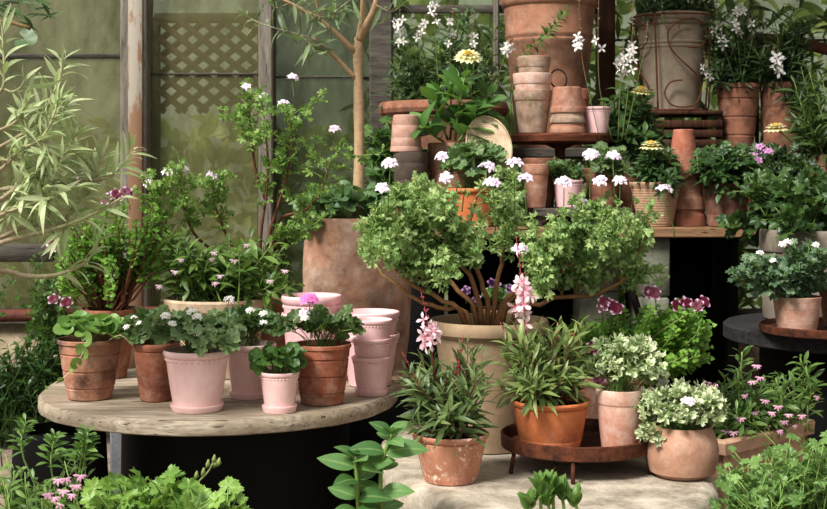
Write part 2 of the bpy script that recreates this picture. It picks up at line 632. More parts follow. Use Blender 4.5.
def umbel(mb, rng, pos, R, n=11, fs=None, axis=(0, -0.35, 1), T=PT_WIDE, flat=0.5):
    axis = nrm(axis)
    fs = fs or R * 0.55
    for k in range(n):
        a = rng.normal(size=3)
        a = nrm(a)
        if np.dot(a, axis) < -0.1: a = a - 2 * np.dot(a, axis) * axis
        v = nrm(a + axis * 0.3)
        p = pos + (v * R * (0.55 + 0.3 * rng.random())) * np.array([1, 1, flat])
        mb.tube([pos - axis * R * 0.4, p], 0.0007, 4, 1, 0.5, cap=False)
        floret(mb, rng, p, nrm(v + V3(0, -0.4, 0.2)), fs * rng.uniform(0.75, 1.1), 5, PT_MID, 0.2)


def stalked_umbel(th, rng, tip, foot, R, mats, n=11, fs=None, r=0.0014, name='flower'):
    mb = MB()
    foot, tip = np.asarray(foot, float), np.asarray(tip, float)
    L = np.linalg.norm(tip - foot)
    c = bez(foot, foot + V3(0, 0, 0.4 * L), tip - V3(0, 0, 0.35 * L), tip - V3(0, 0, R * 0.3), 8)
    mb.tube(c, np.linspace(r * 1.1, r * 0.8, 8), 5, 1, 0.5)
    umbel(mb, rng, tip, R, n, fs)
    return th.part(name, mb, mats)


def pansy(th, rng, tip, foot, size, mats, k=3):
    """angel pelargonium: a few broad dark-centred florets facing out"""
    mb = MB()
    c = bez(np.asarray(foot), np.asarray(foot) + V3(0, 0, 0.03), tip - V3(0, 0, 0.03), tip, 6)
    mb.tube(c, 0.0011, 5, 1, 0.5)
    for i in range(k):
        p = tip + V3(*(rng.normal(size=3) * np.array([size * 0.55, size * 0.3, size * 0.25])))
        floret(mb, rng, p, V3(rng.normal() * 0.4, -1, 0.5), size, 5, PT_WIDE, 0.25)
    return th.part('flower', mb, mats)


def gaura_spike(th, rng, pts, size, mats, n, start=0.35, bud=True):
    """red wand: open four-petalled flowers low down, buds towards the tip"""
    mb = MB()
    c = curve(pts, 16)
    mb.tube(c, np.linspace(0.0016, 0.0008, 16), 5, 1, 0.5)
    for k in range(n):
        t = start + (0.72 - start) * k / max(n - 1, 1)
        i = int(t * 15)
        p = c[i] + rng.normal(size=3) * size * 0.35
        v = V3(rng.normal() * 0.8, -0.9 + rng.normal() * 0.5, 0.1 + rng.normal() * 0.4)
        floret(mb, rng, p + nrm(v) * size * 0.35, v, size, 4, PT_NARROW, 0.35)
        mb.tube([c[i], p + nrm(v) * size * 0.35], 0.0006, 4, 1, 0.5, cap=False)
    if bud:
        for k in range(12):
            t = 0.74 + 0.26 * k / 12
            i = int(t * 15)
            a = rng.random() * 6.28
            d = nrm(V3(math.cos(a), math.sin(a), 1.3))
            s = size * (0.75 - 0.45 * (t - 0.74) / 0.26)
            q = c[i]
            mb.tube([q, q + d * s * 0.4, q + d * s * 0.75, q + d * s], [0.0006, 0.0016, 0.0016, 0.0003], 5, 1, 0.5)
    return th.part('flower_spike', mb, mats)


def zinnia_head(th, rng, pos, axis, R, mats, name='flower', layers=4, foot=None):
    mb = MB()
    axis = nrm(axis)
    u = nrm(np.cross(axis, V3(0.2, 0.9, 0.1)))
    w = np.cross(axis, u)
    for l in range(layers):
        npet = 15 - 3 * l
        for k in range(npet):
            a = 2 * PI * (k + 0.5 * (l % 2)) / npet + rng.normal() * 0.05
            d = u * math.cos(a) + w * math.sin(a)
            cup = 0.05 + 0.28 * l
            put(mb, PT_NARROW, pos + axis * (0.003 * l) + d * R * 0.08, nrm(d + axis * cup), axis - d * cup, R * (1 - 0.17 * l), rng.random())
    for k in range(26):
        a = k * 2.4
        r = R * 0.05 * math.sqrt(k)
        q = pos + axis * (0.012 + 0.004 * (1 - k / 26)) + (u * math.cos(a) + w * math.sin(a)) * r
        mb.tube([q, q + axis * 0.006], [0.0018, 0.0012], 5, 2, 0.5)
    if foot is not None:
        mb.tube(curve([foot, (np.asarray(foot) + pos) / 2 + V3(0.004, 0, 0), pos], 8), 0.0022, 6, 1, 0.5)
    return th.part(name, mb, mats)


def fan_flowers(th, rng, pts, size, mats):
    """small one-sided fan flowers, one part each"""
    for p in pts:
        mb = MB()
        p = np.asarray(p, float)
        v = nrm(V3(rng.normal() * 0.4, -1, 0.35))
        u = nrm(np.cross(v, V3(0, 0, 1)))
        w = np.cross(u, v)
        for k in range(5):
            a = -PI / 2 + (k - 2) * 0.72 + rng.normal() * 0.1
            d = u * math.cos(a) + w * math.sin(a)
            put(mb, PT_NARROW, p, nrm(d + v * 0.1), v, size * (0.85 + 0.3 * rng.random()), rng.random(), 0, 0.75)
        mb.tube([p - v * 0.02 - V3(0, 0, 0.012), p], 0.0009, 4, 1, 0.5, cap=False)
        th.part('flower', mb, mats)


# ------------------------------------------------------------------ pots
def pot_rows(style, rt, rb, h, wall=None):
    """closed profile: up the outside, over the lip, down the inside"""
    w = wall or max(0.07 * rt, 0.0042)
    def R(u): return rb + (rt - rb) * u
    rows = [(rb * 0.9, 0.0), (rb * 0.985, 0.003), (rb, 0.012 * h / 0.15)]
    if style == 'collar':                          # a thick band round the top
        cz = 0.76
        rows += [(R(0.3) * 0.985, 0.3 * h), (R(0.6) * 0.975, 0.6 * h), (R(cz) * 0.965, (cz - 0.012) * h), (R(cz) * 1.0, cz * h), (R(0.8) * 1.015, 0.8 * h), (R(0.97) * 1.01, 0.965 * h), (rt * 0.995, 0.99 * h)]
    elif style == 'slim':                          # narrow rolled lip and scored lines
        for u in (0.18, 0.2, 0.22): rows.append((R(u) * (0.99 if u == 0.2 else 1.0), u * h))
        for u in (0.84, 0.86, 0.88): rows.append((R(u) * (0.962 if u == 0.86 else 0.995), u * h))
        rows += [(R(0.89) * 1.015, 0.885 * h), (rt * 1.02, 0.925 * h), (rt * 1.035, 0.95 * h), (rt * 1.03, 0.985 * h)]
    elif style == 'banded':                        # scored lines between broad bands
        for u0 in (0.2, 0.48, 0.76):
            for du, k in ((-0.02, 1.0), (-0.008, 0.968), (0.008, 0.968), (0.02, 1.008)): rows.append((R(u0 + du) * k, (u0 + du) * h))
        rows += [(R(0.92) * 1.0, 0.92 * h), (rt * 1.03, 0.935 * h), (rt * 1.03, 0.985 * h)]
    elif style == 'beaded':                        # glazed: a row of beads beneath a plain lip
        bz = 0.84
        rows += [(R(0.4), 0.4 * h), (R(0.78), 0.78 * h), (R(bz - 0.035) * 1.0, (bz - 0.035) * h), (R(bz - 0.025) * 0.985, (bz - 0.025) * h, 0.04 * rt), (R(bz) * 0.985, bz * h, 0.062 * rt), (R(bz + 0.02) * 0.985, (bz + 0.02) * h, 0.04 * rt), (R(bz + 0.03) * 0.985, (bz + 0.03) * h), (R(bz + 0.035) * 1.02, (bz + 0.04) * h), (rt * 1.03, 0.91 * h), (rt * 1.05, 0.955 * h), (rt * 1.035, 0.99 * h)]
    elif style == 'rings':                         # fine close ridges all the way up
        N = 15
        for i in range(N * 3):
            u = 0.06 + 0.84 * i / (N * 3)
            rows.append((R(u) * (1.0 if i % 3 else 0.985), u * h))
        rows += [(rt * 1.02, 0.925 * h), (rt * 1.03, 0.975 * h)]
    elif style == 'round':                         # bulging body, plain turned-in mouth
        for u in (0.1, 0.25, 0.4, 0.55, 0.7, 0.85, 0.95):
            b = rb + (1.27 * rt - rb) * math.sin(PI * min(u * 0.82 + 0.08, 1)) ** 0.75 if u < 0.55 else rt + 0.27 * rt * math.cos((u - 0.5) / 0.5 * PI / 2)
            rows.append((b, u * h))
    elif style == 'urn':                           # tall jar with straight sides, a soft shoulder
        for u, k in ((0.1, 0.9), (0.3, 0.985), (0.5, 1.02), (0.7, 1.025), (0.85, 1.0), (0.95, 0.975)): rows.append((rt * k, u * h))
    elif style == 'rolled':                        # big pot with a heavy rounded rim
        for u in (0.25, 0.5, 0.75, 0.87): rows.append((R(u) * (0.93 + 0.03 * math.sin(PI * u)), u * h))
        rows += [(rt * 0.94, 0.885 * h), (rt * 1.0, 0.905 * h), (rt * 1.02, 0.94 * h), (rt * 1.0, 0.98 * h)]
    elif style == 'giant':                         # heavy collar and a raised double cord half way
        for u, k in ((0.2, 0.96), (0.4, 0.97), (0.64, 0.97), (0.65, 0.99), (0.665, 0.99), (0.672, 0.972), (0.682, 0.972), (0.69, 0.99), (0.705, 0.99), (0.715, 0.97), (0.87, 0.965), (0.88, 1.0), (0.9, 1.02), (0.98, 1.015)): rows.append((R(u) * k, u * h))
    elif style == 'bowl':                          # low wide bowl, double cord under the lip
        for u, k in ((0.25, 0.97), (0.5, 0.985), (0.68, 0.985), (0.7, 1.0), (0.76, 1.0), (0.78, 0.98), (0.84, 0.98), (0.86, 1.02), (0.97, 1.02)): rows.append((R(u) * k, u * h))
    else:                                          # plain: hairline scores only
        for u0 in (0.28, 0.62, 0.85):
            for du, k in ((-0.012, 1.0), (0, 0.985), (0.012, 1.0)): rows.append((R(u0 + du) * k, (u0 + du) * h))
        rows += [(rt, 0.98 * h)]
    top = rows[-1][0]
    mouth = top if style != 'round' else rt
    rows += [(top - w * 0.3, h), (mouth - w * 0.75, h), (mouth - w, 0.975 * h), (max(R(0.8) - w, mouth - 2 * w), 0.8 * h), (max(rb - w, rb * 0.5), 0.08 * h), (max(rb - w, rb * 0.5) * 0.5, 0.07 * h)]
    return rows


class PotGeo:
    """placement of one pot: cx, width at rim and base, rim row in picture measure at depth Y, base on height Z"""
    def __init__(s, cx, wt, wb, yrim, Z, Y=None, ybot=None):
        if Y is None:
            Yf = (H - Z) * F / (ybot - HY)
            Y = Yf / (1 - wb / 2 / F)
        s.Y, s.Z = Y, Z
        s.x = (cx - CX) * Y / F
        s.rt, s.rb = wt / 2 * Y / F, wb / 2 * Y / F
        s.h = H - (yrim - HY) * Y / F - Z
        s.loc = V3(s.x, Y, Z)
        s.top = V3(s.x, Y, Z + s.h)
        s.soil = V3(s.x, Y, Z + s.h * 0.86)


def pot_mb(g, style, seg=64, flip=False, wob=0.0):
    rows = pot_rows(style, g.rt, g.rb, g.h)
    c = g.loc + (V3(0, 0, g.h) if flip else 0)
    return MB().lathe(rows, c, 144 if style == 'beaded' else seg, 36, flip=flip, wob=wob, ph=g.x * 40)


def add_pot(th, g, style, mat, soil=True, wob=0.004, sharp=32):
    o = th.part('pot', pot_mb(g, style, wob=0 if style == 'beaded' else wob), mat, sharp)
    if soil:
        w = max(0.1 * g.rt, 0.006)
        R = g.rb + (g.rt - g.rb) * 0.86 - w
        if style in ('urn', 'round', 'rolled'): R = g.rt - 1.6 * w
        z = g.h * 0.86
        mb = MB().lathe([(R, z - 0.012), (R, z), (R * 0.7, z + 0.006), (R * 0.3, z + 0.004), (0.001, z + 0.008)], g.loc, 32)
        th.part('soil', mb, SOIL)
    return o


def empty_pot(name, label, g, style, mat, group=None, flip=False, cat='flower pot', sharp=32):
    return single(name, pot_mb(g, style, flip=flip, wob=0 if style == 'beaded' else 0.004), mat, label, cat, g.loc, group, sharp)


def saucer_mb(c, R, h=0.016, w=0.005):
    return MB().lathe([(R * 0.88, 0), (R * 0.93, 0.001), (R, h * 0.7), (R * 1.01, h * 0.9), (R * 1.0, h), (R - w, h), (R - 1.5 * w, h * 0.45), (R * 0.5, h * 0.4), (0.001, h * 0.4)], c, 72)
# ================================================================== materials of the setting
def wood(name, c, c2, c3=None, along='X', plank=0.0, rough=0.8, scale=8.0, gap=(30, 24, 18)):
    t = NT(name)
    v = t.coords(False)
    st = {'X': (0.12, 1.0, 1.0), 'Y': (1.0, 0.12, 1.0), 'Z': (1.0, 1.0, 0.1)}[along]
    mv = t.n('Mapping', ins={'Vector': v, 'Scale': st}).outputs[0]
    big = t.noise(v, 5, 5, 0.6)
    g1 = t.noise(mv, scale * 6, 6, 0.7, 0.6)
    g2 = t.noise(mv, scale * 22, 4, 0.6)
    colr = t.mix(t.ramp(g1, [(0.35, 0.0), (0.66, 1.0)]), lin(*c), lin(*c2))
    if c3:
        colr = t.mix(t.ramp(big, [(0.46, 0.0), (0.6, 1.0)]), colr, lin(*c3))
    colr = t.mix(t.math('MULTIPLY', t.ramp(g2, [(0.5, 0.0), (0.72, 1.0)]), 0.45), colr, lin(*[int(x * 0.45) for x in c2]))
    ck = t.ramp(t.noise(mv, scale * 11, 3, 0.5), [(0.3, 1.0), (0.36, 0.0)])
    colr = t.mix(t.math('MULTIPLY', ck, 0.75), colr, lin(*gap))
    b = t.math('SUBTRACT', t.math('ADD', g1, t.math('MULTIPLY', g2, 0.5)), ck)
    if plank:
        s = t.n('SeparateXYZ', ins={0: v})
        co = s.outputs['Y' if along == 'X' else 'X']
        fr = t.math('FRACT', t.math('ADD', t.math('DIVIDE', co, plank), 50.3))
        gp = t.math('LESS_THAN', t.math('ABSOLUTE', t.math('SUBTRACT', fr, 0.5)), 0.012)
        nz = t.n('NewGeometry').outputs['Normal']
        upz = t.n('SeparateXYZ', ins={0: nz}).outputs['Z']
        gp = t.math('MULTIPLY', gp, t.math('GREATER_THAN', upz, 0.6))
        colr = t.mix(t.math('MULTIPLY', gp, 0.8), colr, lin(*gap))
        pk = t.n('TexWhiteNoise', noise_dimensions='1D', ins={'W': t.math('FLOOR', t.math('ADD', t.math('DIVIDE', co, plank), 50.8))}).outputs['Value']
        colr = t.mix(t.math('MULTIPLY', pk, 0.3), colr, lin(*[int(x * 0.7) for x in c]))
    return t.done(t.principled(colr, rough, b, 0.5, 0.004, ins={'Specular IOR Level': 0.25}))


TABLE_WOOD = wood('weathered_table_wood', (206, 194, 176), (138, 123, 106), (164, 149, 130), 'X', 0.115)
GREY_WOOD = wood('grey_post_wood', (150, 142, 132), (104, 98, 90), None, 'Z')
BENCH_WOOD = wood('bench_wood', (170, 136, 104), (118, 92, 70), None, 'X')
RED_WOOD = wood('dark_red_wood', (122, 72, 50), (76, 42, 30), None, 'X')
BROWN_POST = wood('brown_post_wood', (98, 66, 46), (60, 40, 30), None, 'Z')
GREY_BOARD = wood('grey_board_wood', (112, 106, 98), (72, 68, 62), None, 'X')
DARK_TABLE = wood('blackened_wood', (72, 70, 70), (40, 38, 38), None, 'X', 0.09)
BLACK = plain('black_paint_and_shade', (16, 16, 17), 0.7, (9, 9, 10), 40, 0.2, stretch=(1, 1, 0.1), spec=0.2)  # paint of the drums, and the shade panels under the bench
RUST = plain('rusted_iron', (112, 66, 44), 0.85, (62, 38, 30), 50, 0.6)
RUST_ROD = plain('rusted_rod', (124, 76, 52), 0.85, (84, 52, 38), 60, 0.5)
RUST_PIPE = plain('rusted_pipe_paint', (124, 74, 60), 0.75, (86, 52, 44), 30, 0.5)
IRON = plain('dark_iron', (46, 38, 34), 0.7, (28, 24, 22), 50, 0.4)
STONE = plain('rough_limestone', (200, 190, 174), 0.95, (142, 132, 118), 14, 0.8, bd=0.012)
PAVING = plain('stone_paving', (150, 134, 118), 0.95, (112, 100, 90), 8, 0.5, bd=0.01)
SLATE = plain('blue_grey_slate', (126, 130, 134), 0.8, (96, 98, 102), 14, 0.5, bd=0.006)
RENDERW = plain('pale_render', (178, 164, 140), 0.95, (140, 128, 108), 18, 0.9, bd=0.01)
BLOCK = plain('concrete_block', (148, 148, 132), 0.95, (112, 114, 100), 18, 0.7, bd=0.006)
GREYPOT = plain('grey_stoneware', (150, 140, 128), 0.85, (122, 112, 102), 16, 0.3)
CREAMPOT = plain('cream_stoneware', (206, 186, 156), 0.85, (176, 152, 124), 18, 0.4)
PINK = plain('pink_glaze', (248, 214, 212), 0.36, (238, 196, 196), 26, 0.12, spec=0.4, lo=0.4, hi=0.75)
PINK2 = plain('mauve_glaze', (240, 204, 206), 0.38, (226, 184, 188), 26, 0.12, spec=0.4, lo=0.4, hi=0.75)

TC_OLD = terracotta((202, 138, 106), (160, 104, 78), (220, 190, 170), 0.30, scale=1.0, soot=0.2)
TC_SOOT = terracotta((200, 136, 104), (158, 102, 76), (220, 188, 168), 0.25, scale=0.8, soot=0.95)
TC_RED = terracotta((186, 110, 78), (142, 80, 58), (206, 172, 152), 0.2, soot=0.25)
TC_NEW = terracotta((218, 138, 92), (198, 118, 76), (232, 190, 160), 0.15, rough=0.75)
TC_SPECK = terracotta((208, 138, 104), (182, 112, 82), (232, 208, 190), 0.08, speck=0.85)
TC_PALE = terracotta((216, 156, 130), (204, 134, 106), (240, 220, 208), 0.5, grad=-0.6, ht=0.14)
TC_ROUND = terracotta((200, 148, 120), (174, 122, 96), (216, 182, 160), 0.2)
TC_URN = terracotta((208, 150, 118), (150, 98, 72), (230, 204, 182), 0.42, scale=0.6, soot=0.5)
TC_GIANT = terracotta((192, 130, 98), (146, 96, 70), (210, 176, 150), 0.2, scale=0.5, soot=0.3)
TC_MOSS = terracotta((192, 150, 124), (150, 110, 86), (220, 200, 182), 0.45, moss=0.55, soot=0.25)
TC_DIM = terracotta((176, 112, 82), (130, 80, 58), (196, 156, 132), 0.15, soot=0.3)
TC_TAN = terracotta((204, 160, 126), (176, 132, 100), (216, 184, 154), 0.25)
TC_BUFF = terracotta((222, 194, 158), (188, 152, 118), (238, 220, 194), 0.4)

# ================================================================== camera, light, world
cam = bpy.data.cameras.new('camera')
cam.sensor_width = 36.0
cam.lens = 36.0 * F / 827.0
cam.shift_y = -(254.5 - HY) / 827.0
cam.clip_start = 0.05
co = bpy.data.objects.new('camera', cam)
co.location = (0, 0, H)
co.rotation_euler = (PI / 2, 0, 0)
cam.dof.use_dof = True
cam.dof.focus_distance = 3.0
cam.dof.aperture_fstop = 11.0
col.objects.link(co)
scene.camera = co

w = bpy.data.worlds.new('overcast')
scene.world = w
w.use_nodes = True
wt = w.node_tree
wt.nodes.clear()
wo = wt.nodes.new('ShaderNodeOutputWorld')
bg = wt.nodes.new('ShaderNodeBackground')
tcn = wt.nodes.new('ShaderNodeTexCoord')
sep = wt.nodes.new('ShaderNodeSeparateXYZ')
rp = wt.nodes.new('ShaderNodeValToRGB')
rp.color_ramp.elements[0].position = 0.0
rp.color_ramp.elements[0].color = (0.66, 0.68, 0.62, 1)
rp.color_ramp.elements[1].position = 0.35
rp.color_ramp.elements[1].color = (1.0, 0.99, 0.96, 1)
wt.links.new(tcn.outputs['Generated'], sep.inputs[0])
wt.links.new(sep.outputs['Z'], rp.inputs[0])
wt.links.new(rp.outputs[0], bg.inputs[0])
bg.inputs[1].default_value = 0.62
wt.links.new(bg.outputs[0], wo.inputs[0])

sl = bpy.data.lights.new('sun', 'SUN')
sl.energy = 4.0
sl.angle = math.radians(18)
sl.color = (1.0, 0.97, 0.92)
so = bpy.data.objects.new('sun', sl)
so.rotation_euler = Vector((0.72, 0.8, -1.15)).to_track_quat('-Z', 'Y').to_euler()
so.location = (-2, -1, 4)
col.objects.link(so)
scene.view_settings.view_transform = 'Standard'
try:
    scene.view_settings.look = 'None'
except Exception:
    pass
scene.view_settings.exposure = 0.42
scene.view_settings.gamma = 0.86

# heights of the surfaces things stand on
TAB, STN, TRAY, BEN, BSH, DSC, RTB = 0.45, 0.362, 0.408, 0.8236, 1.0887, 1.13, 0.566
WY = 5.25          # the glazed wall

# ================================================================== the setting
mb = MB().box((-4.5, 1.0, -0.1), (4.5, 9.5, 0.0))
struct('floor', mb, PAVING)
# low masonry under the glazing
mb = MB().box((-3.2, WY - 0.06, 0), (3.2, WY + 0.12, 0.40))
struct('wall_back', mb, RENDERW)
mb = MB().box((-3.2, WY - 0.10, 0.40), (3.2, WY + 0.12, 0.425), bev=0.004)
struct('sill', mb, GREY_WOOD)


def glassmat(name, c1, c2, lo, hi, scale=3.0):
    t = NT(name)
    v = t.coords(False)
    mv = t.n('Mapping', ins={'Vector': v, 'Scale': (1.0, 1.0, 0.45)}).outputs[0]
    n1 = t.noise(mv, scale, 6, 0.65, 0.5)
    n2 = t.noise(mv, scale * 7, 5, 0.65)
    n3 = t.noise(v, scale * 30, 3, 0.6)
    mixn = t.math('ADD', t.math('MULTIPLY', n1, 0.65), t.math('ADD', t.math('MULTIPLY', n2, 0.25), t.math('MULTIPLY', n3, 0.1)))
    colr = t.mix(t.ramp(mixn, [(0.38, 0.0), (0.62, 1.0)]), lin(*c1), lin(*c2))
    a = t.ramp(mixn, [(0.36, lo), (0.64, hi)])
    p = t.principled(colr, 0.35, n2, 0.04, 0.002, ins={'Specular IOR Level': 0.5})
    tl = t.n('BsdfTranslucent', ins={'Color': colr})
    film = t.n('MixShader', ins={0: 0.25, 1: p.outputs[0], 2: tl.outputs[0]})
    tr = t.n('BsdfTransparent', ins={'Color': (0.86, 0.9, 0.78, 1)})
    return t.done(t.n('MixShader', ins={0: a, 1: tr.outputs[0], 2: film.outputs[0]}))


GL_DIRTY = glassmat('algae_glass', (146, 140, 102), (92, 94, 62), 0.42, 0.8)
GL_DARK = glassmat('dark_olive_glass', (96, 104, 72), (52, 60, 38), 0.4, 0.75)  # darker olive film than the algae glass
GL_CLEAR = glassmat('cleaner_glass', (120, 128, 82), (72, 84, 48), 0.08, 0.4)


def xz(px, py, Y=WY):
    p = P(px, py, Y)
    return p[0], p[2]


def window(nm, px0, px1, splits, mat, top=2.0, bar=0.004):
    """one glazed bay: pane above pane, lead glazing bars between"""
    x0, x1 = xz(px0, 0)[0], xz(px1, 0)[0]
    zs = [0.425] + sorted(xz(0, s_)[1] for s_ in splits) + [top]
    b = MB()
    for z in zs[1:-1]:
        b.box((x0, WY - 0.008, z - bar), (x1, WY + 0.014, z + bar), bev=0.002)
    b.box((x0, WY - 0.015, 0.425), (x1, WY + 0.02, 0.45), bev=0.003)
    b.box((x0, WY - 0.015, top - 0.03), (x1, WY + 0.02, top), bev=0.003)
    root = struct(nm, b, GREY_BOARD)
    for k in range(len(zs) - 1):
        off = 0.006 * (k % 2)
        p = MB().box((x0, WY + off, zs[k]), (x1, WY + off + 0.004, zs[k + 1]))
        o = p.build('pane', mat, root)
        o.data.shade_flat()
    return root


window('window_1', -180, 125, [56], GL_DIRTY, bar=0.009)
window('window_2', 150, 262, [74], glassmat('streaked_glass', (146, 140, 102), (92, 94, 62), 0.3, 0.78))
window('window_3', 275, 371, [77], GL_DARK)
window('window_4', 392, 600, [9], GL_CLEAR, bar=0.016)
window('window_5', 612, 940, [40], GL_CLEAR)


def post(nm, px0, px1, mat, zb=0.0, zt=2.1, dy=0.09, Y=WY, strip=None):
    x0, x1 = xz(px0, 0, Y)[0], xz(px1, 0, Y)[0]
    b = MB().box((x0, Y - dy, zb), (x1, Y + 0.05, zt), bev=0.006)
    root = struct(nm, b, mat, sharp=40)
    if strip:
        s0, s1 = xz(strip[0], 0, Y)[0], xz(strip[1], 0, Y)[0]
        MB().box((s0, Y - dy - 0.012, zb), (s1, Y - dy + 0.002, zt), bev=0.003).build('strip', strip[2], root)
    return root


def flakymat():
    t = NT('flaking_paint_wood')
    v = t.coords(False)
    mv = t.n('Mapping', ins={'Vector': v, 'Scale': (1, 1, 0.22)}).outputs[0]
    n1 = t.noise(mv, 26, 6, 0.7)
    n2 = t.noise(v, 3.0, 2, 0.5)
    zz = t.n('SeparateXYZ', ins={0: v}).outputs['Z']
    f = t.math('ADD', t.math('SUBTRACT', n1, t.math('MULTIPLY', t.math('SUBTRACT', zz, 1.42), 0.5)), t.math('MULTIPLY', t.math('SUBTRACT', n2, 0.5), 0.4))
    colr = t.mix(t.ramp(f, [(0.48, 0.0), (0.56, 1.0)]), lin(160, 152, 140), lin(138, 108, 84))
    return t.done(t.principled(colr, 0.8, f, 0.6, 0.004))


post('trim_1', 125, 151, GREY_WOOD, strip=(133.5, 147.5, flakymat()))
post('trim_2', 261, 275, GREY_WOOD)
post('trim_3', 370, 393, GREY_BOARD)
post('trim_4', 597, 612, BROWN_POST, zb=0.0)
post('trim_5', 493, 499, GREY_WOOD, dy=0.03)
# rail over the low wall on the left
b = MB().box((xz(-170, 0, 5.0)[0], 5.0, xz(0, 262, 5.0)[1]), (xz(52, 0, 5.0)[0], 5.05, xz(0, 244, 5.0)[1]), bev=0.006)
struct('trim_6', b, GREY_BOARD)
b = MB().tube([P(-180, 316, 4.95), P(0, 316, 4.95), P(134, 313, 4.95), P(200, 312, 4.95)], 0.024, 12)
for px in (-60, 180):
    q = P(px, 315, 4.95)
    b.tube([q, (q[0], q[1], 0.0)], 0.018, 10)
single('rusted_pipe_rail', b, RUST_PIPE, 'rust-red metal pipe running low along the wall under the glazing', 'pipe', (0, 4.95, 0))
# unseen cover over the shelves, added to shade the back right
b = MB().box((0.15, 4.1, 2.4), (3.3, WY + 0.1, 2.46))
for yy in (4.1, WY + 0.02):
    b.box((2.3, yy, 0), (2.38, yy + 0.08, 2.4))
struct('shade_roof', b, BROWN_POST)
b = MB().box((2.4, 2.6, 0), (2.5, 7.0, 2.4))
struct('wall_right', b, BROWN_POST)

# ---- garden seen through the glass
rng = np.random.default_rng(5)
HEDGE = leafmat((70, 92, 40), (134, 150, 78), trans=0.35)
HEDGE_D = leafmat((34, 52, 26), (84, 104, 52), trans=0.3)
b = MB()
for k in range(2600):
    p = V3(rng.uniform(-3.2, 3.4), rng.uniform(7.4, 8.2), rng.uniform(0.0, 2.6))
    if p[0] < -0.2: p[2] *= 0.5
    put(b, L_OVAL[0], p, rng.normal(size=3), V3(0, -1, 0.6) + rng.normal(size=3) * 0.5, rng.uniform(0.10, 0.2), rng.random())
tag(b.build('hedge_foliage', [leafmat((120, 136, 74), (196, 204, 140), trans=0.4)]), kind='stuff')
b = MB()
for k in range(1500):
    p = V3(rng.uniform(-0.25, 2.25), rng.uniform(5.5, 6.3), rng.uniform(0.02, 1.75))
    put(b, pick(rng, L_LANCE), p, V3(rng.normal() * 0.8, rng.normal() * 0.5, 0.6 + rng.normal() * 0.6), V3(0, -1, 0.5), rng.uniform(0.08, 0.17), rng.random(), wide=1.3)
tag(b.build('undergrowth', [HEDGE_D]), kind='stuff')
# slats added behind the second bay to imitate a lattice reflected in it
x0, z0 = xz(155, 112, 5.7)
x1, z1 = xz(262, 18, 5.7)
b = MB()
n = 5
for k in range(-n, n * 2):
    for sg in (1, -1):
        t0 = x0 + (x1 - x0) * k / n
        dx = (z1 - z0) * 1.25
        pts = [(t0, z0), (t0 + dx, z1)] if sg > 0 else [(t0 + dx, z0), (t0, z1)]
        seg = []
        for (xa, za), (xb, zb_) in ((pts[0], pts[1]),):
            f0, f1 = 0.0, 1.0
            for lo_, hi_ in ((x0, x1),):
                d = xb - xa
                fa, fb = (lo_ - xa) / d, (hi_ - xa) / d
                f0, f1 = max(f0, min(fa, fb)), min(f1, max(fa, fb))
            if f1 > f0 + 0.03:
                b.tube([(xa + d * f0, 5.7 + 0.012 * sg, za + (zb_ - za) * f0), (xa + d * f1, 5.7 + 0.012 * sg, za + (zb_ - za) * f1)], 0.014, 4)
th = Thing('lattice_reflection', 'diagonal slats added behind the dirty glass bay as its reflected lattice', 'reflection', (x0, 5.7, 0))
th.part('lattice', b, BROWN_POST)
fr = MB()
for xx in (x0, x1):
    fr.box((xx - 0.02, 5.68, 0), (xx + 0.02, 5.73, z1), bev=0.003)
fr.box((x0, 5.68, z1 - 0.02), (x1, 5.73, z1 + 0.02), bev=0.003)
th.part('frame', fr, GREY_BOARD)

# ================================================================== furniture
# cable drum table on the left
X0, Y0, R0 = (221 - CX) * 3.3 / F, 3.3, 0.449
th = Thing('cable_drum_table', 'low round weathered plank tabletop on a black drum, holding pink pots', 'table', (X0, Y0, 0))
rg = np.random.default_rng(3)
seg = 160
rows = [(R0 - 0.012, TAB - 0.036), (R0 - 0.003, TAB - 0.032), (R0, TAB - 0.02), (R0 - 0.001, TAB - 0.008), (R0 - 0.008, TAB)]
b = MB().lathe(rows, (X0, Y0, 0), seg)
wv = b.v[0]
ang = np.arctan2(wv[:, 1] - Y0, wv[:, 0] - X0)
k = 1 + 0.004 * np.sin(7 * ang) + 0.003 * np.sin(23 * ang + 1) + 0.002 * np.sin(61 * ang)
wv[:, 0] = X0 + (wv[:, 0] - X0) * k
wv[:, 1] = Y0 + (wv[:, 1] - Y0) * k
th.part('tabletop', b, TABLE_WOOD, 40)
th.part('drum', MB().lathe([(0.285, 0), (0.29, 0.01), (0.285, TAB - 0.04), (0.26, TAB - 0.036)], (X0 + 0.04, Y0, 0), 64), BLACK, 40)
# a second black drum at the left
c = P(60, 470, 3.05); c[2] = 0
b = MB().lathe([(0.115, 0), (0.12, 0.01), (0.118, 0.1), (0.112, 0.25), (0.105, 0.385), (0.1, 0.395), (0.09, 0.395), (0.09, 0.37), (0.001, 0.37)], c, 48)
single('black_bucket', b, BLACK, 'black bucket on the ground below the left edge of the plank table', 'bucket', c, sharp=35)
# slate slab leaning on the drum
b = MB().box((-0.87, 3.72, 0), (-0.62, 3.76, 0.36), bev=0.006)
single('slate_slab', b, SLATE, 'blue-grey slate slab upright in the gap under the plank table', 'slate', (-0.75, 3.74, 0), sharp=40)

